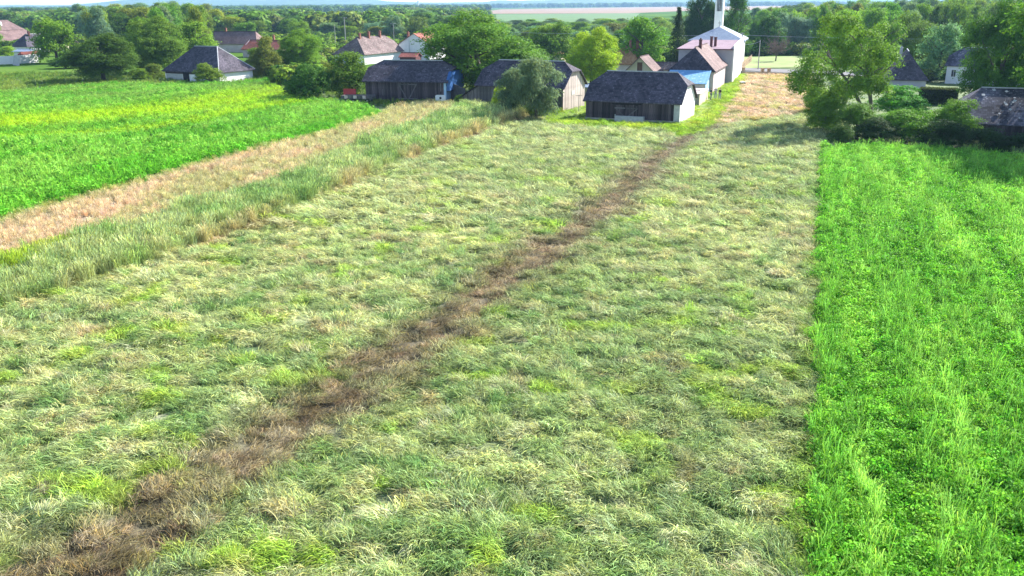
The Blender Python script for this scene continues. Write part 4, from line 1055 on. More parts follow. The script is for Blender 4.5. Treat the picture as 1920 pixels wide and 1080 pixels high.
def person(label, at, rz, shirt, trousers, pose, hgt=1.75, step=.06):
    root = tag(empty('person'), label, 'person', 'people standing beside the church annex')
    k = hgt / 1.75
    hx = .09; sh_ = .19
    def J(*a): return tuple(v * k for v in a)
    P0 = [J(0, 0, .95), J(0, -.01, 1.12), J(0, 0, 1.32), J(0, 0, 1.45), J(0, -.005, 1.53), J(0, -.01, 1.62), J(0, -.01, 1.70)]
    E0 = [(0, 1), (1, 2), (2, 3), (3, 4), (4, 5), (5, 6)]; R0 = [(.13, .1), (.125, .09), (.15, .1), (.11, .08), .05, (.078, .092), (.06, .07)]
    for s in (-1, 1):
        b = len(P0); y = step * s
        P0 += [J(s * hx, 0, .9), J(s * (hx + .02), -.03 + y * .5, .5), J(s * (hx + .03), .02 + y, .09), J(s * (hx + .05), -.14 + y, .04)]
        E0 += [(0, b), (b, b + 1), (b + 1, b + 2), (b + 2, b + 3)]; R0 += [.09, .06, .042, .035]
        b = len(P0); el, wr = pose[0 if s < 0 else 1]
        hd = (Vector(wr) - Vector(el)).normalized() * .08 + Vector(wr)
        P0 += [J(s * sh_, 0, 1.42), J(s * abs(el[0]), el[1], el[2]), J(s * abs(wr[0]), wr[1], wr[2]), J(s * abs(hd[0]), hd[1], hd[2])]
        E0 += [(3, b), (b, b + 1), (b + 1, b + 2), (b + 2, b + 3)]; R0 += [.055, .042, .03, (.035, .02)]
    def sub(idx, grow):
        mp = {v: i for i, v in enumerate(idx)}
        return [P0[v] for v in idx], [(mp[a], mp[b]) for a, b in E0 if a in mp and b in mp], [tuple((q + grow) for q in (R0[v] if isinstance(R0[v], tuple) else (R0[v], R0[v]))) for v in idx]
    body = link('body', skin_mesh('body', P0, E0, R0, M['skin']), None, root)
    a, b_, c = sub([1, 0, 2, 3, 11, 12, 19, 20], .018)
    link('shirt', skin_mesh('shirt', a, b_, c, shirt), None, root)
    a, b_, c = sub([0, 7, 8, 9, 15, 16, 17], .02)
    link('trousers', skin_mesh('trousers', a, b_, c, trousers), None, root)
    hm = MB()
    for i in range(5):
        pass
    hr_ = skin_mesh('hair', [J(0, .015, 1.66), J(0, .012, 1.735)], [(0, 1)], [(.085 * k, .09 * k), (.06 * k, .065 * k)], M['hair'])
    link('hair', hr_, None, root)
    fc = MB(); fc.tube([J(0, -.10, 1.635), J(0, -.125, 1.615)], [.012, .016], 6)
    fc.build('nose', M['skin'], body)
    for s in (-1, 1): e = MB(); e.tube([J(s * .032, -.094, 1.66), J(s * .032, -.104, 1.66)], .009, 6); e.build('eye', M['black_cloth'], body)
    for s, b in ((-1, 9), (1, 17)):
        x, y, z = P0[b]; e = MB(); e.box(x - .05, x + .05, y - .22, y + .08, 0, .08); e.build('shoe', M['black_cloth'], root)
    root.location = (*at, .2); root.rotation_euler.z = R(rz)
    return root
down = ((.27, .02, 1.15), (.26, -.06, .9)); hips = ((.38, .06, 1.18), (.2, -.08, 1.02)); fwd = ((.26, -.04, 1.16), (.18, -.3, 1.2)); up_ = ((.32, -.05, 1.2), (.16, -.2, 1.42))
person('person in black top nearest the blue store wall', (32.2,139.83), 60, M['black_cloth'], M['denim'], (hips, down), 1.84)
person('person in light grey clothes standing between the two dark dressed ones', (33.19,140.97), -10, M['grey_cloth'], M['grey_cloth'], (up_, fwd), 1.9)
person('person in black top and light grey trousers, rightmost of three', (33.51,139.34), -60, M['black_cloth'], M['grey_cloth'], (down, fwd), 1.88)

# ------------------------------------------------------------------ trees
def rot_to(a):  # unit vectors
    return a / (np.linalg.norm(a, axis=-1, keepdims=True) + 1e-9)
def crown_lobes(kind, r):
    """lobes (centre, radius, squash) in a crown 1 wide and 1 high"""
    L = []
    if kind == 'dome':
        for _ in range(60):
            th = r.uniform(0, 2 * math.pi); u = r.uniform(-1.0, 1.0); c = math.sqrt(max(0, 1 - u * u)) if u > 0 else 1 - .28 * u * u
            q = r.uniform(.55, .98); L.append((.37 * c * q * math.cos(th), .37 * c * q * math.sin(th), .46 + (.38 if u > 0 else .34) * u * q, r.uniform(.07, .16)))
    elif kind == 'oval':
        for _ in range(44):
            t = r.uniform(.1, .93); c = .34 * math.sin(math.pi * min(.97, (t + .14)) ** .9) ** .6; th = r.uniform(0, 2 * math.pi); q = r.uniform(.5, 1)
            L.append((c * q * math.cos(th), c * q * math.sin(th), t, r.uniform(.09, .15)))
    elif kind == 'bushy':
        for _ in range(36):
            th = r.uniform(0, 2 * math.pi); q = r.uniform(.2, 1) ** .6; t = r.uniform(.1, .86)
            c = .36 * (1 - .5 * t) * q; L.append((c * math.cos(th) + .06 * r.normal(), c * math.sin(th) + .06 * r.normal(), t, r.uniform(.08, .18)))
    elif kind == 'poplar':
        for _ in range(40):
            t = r.uniform(.1, .95); c = .33 * math.sin(math.pi * t ** .8) ** .6 + .03; th = r.uniform(0, 2 * math.pi); q = r.uniform(.4, 1)
            L.append((c * q * math.cos(th), c * q * math.sin(th), t, r.uniform(.06, .12)))
    elif kind == 'shrub':
        for _ in range(30):
            th = r.uniform(0, 2 * math.pi); u = r.uniform(0, 1); c = math.sqrt(1 - u * u); q = r.uniform(.5, .92)
            L.append((.38 * c * q * math.cos(th), .38 * c * q * math.sin(th), .14 + .66 * u * q, r.uniform(.1, .2)))
    elif kind == 'willow':
        for _ in range(34):
            t = r.uniform(.12, .86); c = .34 * (1 - .55 * t ** 2); th = r.uniform(0, 2 * math.pi); q = r.uniform(.3, 1)
            L.append((c * q * math.cos(th), c * q * math.sin(th), t, r.uniform(.08, .15)))
    elif kind == 'open':
        for _ in range(26):
            th = r.uniform(0, 2 * math.pi); L.append((.36 * math.cos(th), .36 * math.sin(th), r.uniform(.28, .45), r.uniform(.05, .1)))
        for _ in range(36):
            th = r.uniform(0, 2 * math.pi); t = r.uniform(.30, .93); c = .42 * math.sqrt(max(.05, 1 - ((t - .52) / .46) ** 2)); q = r.uniform(.55, 1)
            L.append((c * q * math.cos(th), c * q * math.sin(th), t, r.uniform(.055, .12)))
    return L
def make_crown(kind, seed, nclump, per, leaf, aspect=.6, spread=.035):
    r = np.random.default_rng(seed)
    if kind == 'spruce':
        P_, Nn = [], []
        for k in range(nclump):
            t = r.random() ** 1.3; z = .06 + .92 * t; rad = .46 * (1 - t) ** .85 + .02; th = r.uniform(0, 2 * math.pi)
            for j in range(per):
                q = r.random() ** .6; P_.append((rad * q * math.cos(th) + r.normal() * .018, rad * q * math.sin(th) + r.normal() * .018, z - q * rad * .28 + r.normal() * .012)); Nn.append((math.cos(th) * .5 + r.normal() * .4, math.sin(th) * .5 + r.normal() * .4, .8))
        P_ = np.array(P_); Nn = np.array(Nn); tdir = None
    else:
        L = crown_lobes(kind, r); w = np.array([l[3] ** 2 for l in L]); w /= w.sum()
        pick = r.choice(len(L), nclump, p=w); Lc = np.array([l[:3] for l in L])[pick]; Lr = np.array([l[3] for l in L])[pick]
        n = rot_to(r.normal(0, 1, (nclump, 3))); n[:, 2] = np.where(n[:, 2] < -.45, -n[:, 2], n[:, 2])
        cc = Lc + n * (Lr * r.uniform(.75, 1.08, nclump))[:, None] * np.array([1, 1, .95])
        ci = np.repeat(np.arange(nclump), per)
        off = r.normal(0, spread, (len(ci), 3)) * np.array([1, 1, .75])
        P_ = cc[ci] + off
        Nn = n[ci] * .9 + r.normal(0, .55, (len(ci), 3)) + np.array([0, 0, .35])
        tdir = None
        if kind == 'willow':
            tdir = np.array([0, 0, -1.0]) + n[ci] * .5 + r.normal(0, .25, (len(ci), 3))
    m_ = len(P_); P_[:, 2] = np.maximum(P_[:, 2], .01)
    V, Qs = leaf_quads(P_, Nn, leaf * r.uniform(.6, 1.35, m_), aspect, r, tdir)
    clr = np.repeat(r.random(max(1, m_ // per)), per)[:m_]
    rnd = np.clip(.6 * r.random(m_) + .4 * clr, 0, 1); hue = np.clip(r.random(m_) ** 3 + (P_[:, 2] > .8) * .15, 0, 1)
    return np_mesh('crown', V, Qs, M['leaf'], {'rnd': rnd, 'hue': hue})
def make_trunk(kind, seed, base=.03):
    r = random.Random(seed); m = MB()
    top = {'shrub': .3, 'spruce': .95}.get(kind, .55)
    if kind == 'open':
        for pts in ([(.27, 0, 0), (.25, 0, .14), (.13, .02, .36), (-.04, 0, .54), (-.18, 0, .72)], [(.32, .02, 0), (.315, .02, .2), (.26, 0, .42), (.21, .01, .62), (.1, 0, .84)]):
            m.tube(pts, [.022, .018, .014, .009, .004], 7)
            for k in range(9):
                t = r.uniform(.45, .85); i = min(int(t * 4), 3); a = Vector(pts[i]).lerp(Vector(pts[i + 1]), t * 4 - i)
                th = r.uniform(0, 6.28); l = r.uniform(.16, .34); b = a + Vector((math.cos(th) * l, math.sin(th) * l, l * r.uniform(.3, .9)))
                mid = a.lerp(b, .5) + Vector((0, 0, .03)); m.tube([a, mid, b], [.007, .005, .002], 5)
        return m.mesh('trunk', M['bark'], True)
    m.tube([(0, 0, -.01), (r.uniform(-.01, .01), 0, top * .5), (r.uniform(-.02, .02), r.uniform(-.02, .02), top)], [base, base * .75, base * .3], 7)
    if kind != 'spruce':
        for k in range(9):
            t = r.uniform(.3, .95) * top; th = r.uniform(0, 6.28); l = r.uniform(.15, .33)
            a = Vector((0, 0, t)); b = a + Vector((math.cos(th) * l, math.sin(th) * l, l * r.uniform(.5, 1.2)))
            b.z = min(b.z, .85); m.tube([a, a.lerp(b, .5) + Vector((0, 0, .02)), b], [base * .45, base * .3, base * .1], 5)
    return m.mesh('trunk', M['bark'], True)
CR = {}
for kd, vs in {'dome': 3, 'oval': 3, 'bushy': 3, 'poplar': 2, 'shrub': 3}.items():
    CR[kd] = [(make_crown(kd, 200 + i * 7 + len(kd), 460, 26, .034), make_trunk(kd, 300 + i)) for i in range(vs)]
CR['spruce'] = [(make_crown('spruce', 231, 420, 22, .04, .35), make_trunk('spruce', 331, .02))]
CR['big'] = [(make_crown('dome', 240 + i, 2100, 30, .017, .6, .020), make_trunk('dome', 340 + i, .028)) for i in range(2)]
CR['bigoval'] = [(make_crown('oval', 250, 800, 28, .022, .6, .026), make_trunk('oval', 350, .025))]
CR['willow'] = [(make_crown('willow', 260, 700, 26, .046, .24, .036), make_trunk('shrub', 360))]
CR['open'] = [(make_crown('open', 270, 1250, 28, .0175, .6, .022), make_trunk('open', 370))]
CR['bigshrub'] = [(make_crown('shrub', 280 + i, 700, 28, .026, .6, .026), make_trunk('shrub', 380 + i)) for i in range(3)]
COL = dict(dark=(.07, .16, .024), mid=(.13, .26, .027), light=(.23, .37, .035), yellow=(.33, .45, .03), grey=(.16, .30, .145), lime=(.15, .285, .025), olive=(.16, .23, .035), deep=(.034, .08, .02), silver=(.2, .27, .17))
cnt = 0
def plant(kind, x, y, h, w, colour, label, cat='tree', group=None, name=None, zc=0.0, var=None, rz=None, lift=0.0):
    """one tree or shrub: an Empty at its foot with crown and trunk; zc lifts the foot into rough grass"""
    global cnt; cnt += 1
    rr = random.Random(cnt * 13 + 5)
    cm, tm = CR[kind][(cnt if var is None else var) % len(CR[kind])]
    n = name or {'shrub': 'shrub', 'bigshrub': 'shrub', 'spruce': 'spruce_tree', 'willow': 'willow', 'poplar': 'poplar_tree'}.get(kind, 'broadleaf_tree')
    e = tag(empty(n, (x, y, zc), rr.uniform(0, 6.28) if rz is None else rz), label, cat, group)
    fill = {'dome': 1.14, 'oval': 1.2, 'bushy': 1.16, 'poplar': 1.2, 'shrub': 1.1, 'big': 1.14, 'bigoval': 1.2, 'willow': 1.15, 'open': 1.02, 'bigshrub': 1.1, 'spruce': 1.0}[kind]
    s = (w * fill, w * fill, h * (1.08 if kind in ('dome', 'big') else 1.0))
    c = COL[colour] if isinstance(colour, str) else colour
    j = [1 + rr.uniform(-.14, .14) for _ in range(3)]
    o = bpy.data.objects.new('crown', cm); col.objects.link(o); o.parent = e; o.scale = (s[0], s[1], s[2] * (1 - lift)); o.location.z = h * (lift - (.07 if kind in ('big', 'dome', 'oval', 'bigoval', 'bushy') and not lift else 0)); o.color = (c[0] * j[0], c[1] * j[1], c[2] * j[2], 1)
    t = bpy.data.objects.new('trunk', tm); col.objects.link(t); t.parent = e; t.scale = s
    return e
HERO = [
 ('open', (40.55,107.87,13.76,13.72), (.16, .27, .03), 'light green twin trunked tree with open crown right of the dry lawn', 'tree'),
 ('big', (-5.56,152.24,14.87,24.43), 'mid', 'huge round walnut tree behind left and middle barn', 'tree'),
 ('big', (14.82,160.57,11.82,10.21), 'yellow', 'bright yellow green tree between middle and nearest barn', 'tree'),
 ('willow', (0.34,121.35,6.62,5.54), 'grey', 'lower grey green bush at the left side of the willow', 'bush'),
 ('shrub', (-1.63,124.53,5.09,2.61), 'yellow', 'yellow green sprig at the left edge of the willow bushes', 'bush'),
 ('willow', (3.51,118.25,8.2,7.75), 'grey', 'grey green willow bush in front of the middle barn', 'willow'),
 ('big', (-86.95,187.3,10.59,15.97), 'dark', 'broad dark tree at the left end of the left crop', 'tree'),
 ('dome', (-129.07,251.29,14.17,12.77), 'lime', 'fresh green round tree behind the white garden wall', 'tree'),
 ('big', (-83.63,207.72,13.92,15.14), 'mid', 'tall dark green tree left above the hipped farmhouse', 'tree'),
 ('oval', (-84.79,237.72,11.54,13.67), 'lime', 'light green leafy tree right behind the hipped farmhouse roof', 'tree'),
 ('bigshrub', (-61.08,177.58,4.92,6.28), 'olive', 'round olive bush at the wall of the hipped farmhouse', 'bush'),
 ('bushy', (-59.43,205.53,6.49,5.99), 'mid', 'bright loose bush right of the hipped farmhouse', 'bush'),
 ('oval', (-53.46,192.81,9.0,6.8), 'olive', 'narrow olive tree right of the loose bush', 'tree'),
 ('big', (-48.82,204.57,10.69,11.43), 'lime', 'dense round crowned tree left of the long white house', 'tree'),
 ('bigshrub', (-33.86,147.05,7.4,8.66), 'dark', 'dark spreading bush tree left of the farm cart', 'bush'),
 ('bushy', (-27.51,150.11,7.98,8.28), 'mid', 'loose mid green tree just behind the farm cart', 'tree'),
 ('bushy', (-31.57,159.87,5.86,5.87), 'olive', 'olive tree between dark bush and left barn', 'tree'),
 ('bigshrub', (-46.19,174.02,4.32,3.82), 'mid', 'small green shrub at the right end of the left crop', 'shrub'),
 ('dome', (29.44,197.48,12.58,12.01), 'lime', 'bright round tree behind the orange tile roof', 'tree'),
 ('dome', (10.7,227.85,12.11,13.26), 'mid', 'dark green tree behind the yellow green one', 'tree'),
 ('spruce', (36.52,193.78,14.33,7.31), 'deep', 'tall narrow dark spruce left of the church', 'spruce'),
 ('big', (54.66,255.29,19.79,9.88), 'deep', 'very dark tree directly left of the church tower', 'tree'),
 ('bigoval', (66.04,259.24,18.93,11.28), 'dark', 'tall dark green tree directly right of the church tower', 'tree'),
 ('big', (88.22,198.42,13.75,14.24), 'mid', 'round dark green tree right behind the twin trunked tree', 'tree'),
 ('bushy', (85.82,175.68,11.45,9.21), 'grey', 'grey green tree behind the white gabled house', 'tree'),
 ('bushy', (74.17,176.65,12.72,8.62), 'mid', 'mid green tree behind the dark hipped house', 'tree'),
 ('bigshrub', (45.0,121.87,4.69,6.92), 'lime', 'lime green shrub at the left foot of the twin trunked tree', 'shrub'),
 ('bigshrub', (37.53,103.35,5.77,5.14), 'mid', 'dense green shrub at the corner of the right crop', 'shrub'),
 ('bigshrub', (51.47,114.53,5.25,8.36), (.11, .36, .03), 'emerald green shrub right of the twin trunks', 'shrub'),
 ('bigshrub', (39.59,98.14,5.51,6.36), 'mid', 'mid green shrub below the twin trunked tree', 'shrub'),
 ('bigshrub', (43.82,95.57,5.03,7.16), 'mid', 'mid green shrub in the middle of the hedge behind the right crop', 'shrub'),
 ('bigshrub', (49.84,97.66,5.36,6.82), 'mid', 'olive shrub just left of the slate barn', 'shrub'),
 ('bigshrub', (49.64,89.49,3.21,6.72), 'deep', 'low dark shrub in front of the slate barn', 'shrub'),
 ('bigshrub', (46.54,92.44,3.99,5.78), 'deep', 'low very dark shrub behind the right crop', 'shrub'),
 ('bigshrub', (40.71,94.18,3.48,5.29), 'deep', 'low dark shrub in front of the emerald one', 'shrub'),
 ('bigshrub', (53.15,87.33,2.93,5.48), 'deep', 'dark shrub cut by the right edge', 'shrub'),
 ('bigshrub', (36.43,94.37,3.14,3.3), 'dark', 'low dark shrub nearest the crop corner', 'shrub'),
 ('shrub', (3.34,122.39,2.3,4.53), 'mid', 'low green growth at the foot of the willow', 'shrub'),
 ('shrub', (45.93,131.06,3.93,3.23), 'light', 'small light shrub by the dry lawn', 'shrub'),
 ('shrub', (-57.68,187.59,0.44,3.43), 'olive', 'low clipped shrub along the white wall of the hipped farmhouse', 'shrub'),
 ('shrub', (-115.58,228.6,3.75,8.31), 'dark', 'dark bush at the right end of the white garden wall', 'bush'),
 ('shrub', (-163.05,286.78,4.0,6.92), 'light', 'light green bush above the white garden wall', 'bush'),
 ('shrub', (-77.07,189.19,4.24,5.07), 'olive', 'olive bush left of the hipped farmhouse', 'bush'),
 ('shrub', (-78.73,186.63,3.31,4.55), 'lime', 'bright low bush between dark tree and hipped farmhouse', 'bush'),
 ('shrub', (-38.0,150.82,2.17,3.51), 'deep', 'very dark shrub at the end of the left crop', 'shrub'),
 ('shrub', (-7.36,137.3,1.98,3.38), 'mid', 'rank green weeds bush before the gap of the barns', 'shrub'),
]
for kd, (x, y, h, w), c, lab, cat in HERO:
    plant(kd, x, y, h, w, c, lab, cat, rz=(0.0 if kd == 'open' else None))
plant('big', 66, 95, 21, 22.5, 'mid', 'huge dense tree filling the top right corner above the slate barn', 'tree', lift=.15)
plant('big', *(68.18,121.77,16.6,11.28), 'dark', 'dark dense tree behind the slate barn covering the right end of the white house', 'tree')
# clipped hedge block
hg = tag(empty('clipped_hedge', (*(62.52,132.92), 0), R(-24)), 'square clipped hedge with mossy green top left of the slate barn', 'hedge')
r = np.random.default_rng(77); n = 9000
face = r.random(n); X = r.uniform(0, 5.2, n); Y = r.uniform(0, 2.4, n); Zz = r.uniform(0, 2.4, n)
Y = np.where(face < .5, r.normal(0, .06, n), Y); X = np.where((face >= .5) & (face < .62), 5.2 + r.normal(0, .06, n), np.where((face >= .62) & (face < .72), r.normal(0, .06, n), X)); Zz = np.where(face >= .72, 2.4 + r.normal(0, .06, n), Zz)
V, Qs = leaf_quads(np.stack([X, Y, Zz], 1), r.normal(0, 1, (n, 3)) + np.array([0, -.5, .5]), .16 * r.uniform(.6, 1.3, n), .6, r)
o = link('leaves', np_mesh('hedge_leaves', V, Qs, M['leaf'], {'rnd': r.random(n), 'hue': r.random(n) ** 2 + (Zz > 2.2) * .5}), None, hg); o.color = (.05, .08, .02, 1); o['kind'] = 'stuff'
m = MB(); m.box(.1, 5.1, .1, 2.3, 0, 2.3); m.build('stems', M['dark_inside'], hg)
# bare tree
bt = tag(empty('bare_tree', (*(70.52,234.27), 0)), 'bare brownish tree with fine twigs on the pale lawn beyond the street', 'tree')
rr = random.Random(44); tm = MB(); tg = MB(); tm.tube([(0, 0, 0), (.1, 0, 2.0), (0, .1, 3.4)], [.2, .15, .1], 7)
for k in range(34):
    a = Vector((0, 0, rr.uniform(1.4, 3.4))); th = rr.uniform(0, 6.28); l = rr.uniform(2, 4.2); b = a + Vector((math.cos(th) * l, math.sin(th) * l, l * rr.uniform(.2, 1.3)))
    tm.tube([a, a.lerp(b, .5) + Vector((0, 0, .2)), b], [.06, .04, .015], 4)
    for j in range(26):
        p = a.lerp(b, rr.uniform(.3, 1)); q = p + Vector((rr.uniform(-1, 1), rr.uniform(-1, 1), rr.uniform(-.5, 1))) * .8; tg.tube([p, q], [.022, .012], 3, False)
tm.build('trunk', M['bark'], bt); o = tg.build('twigs', surf_mat('brown_twigs', (.16, .1, .09), (.26, .18, .16), 5, .9, 0), bt); o['kind'] = 'stuff'
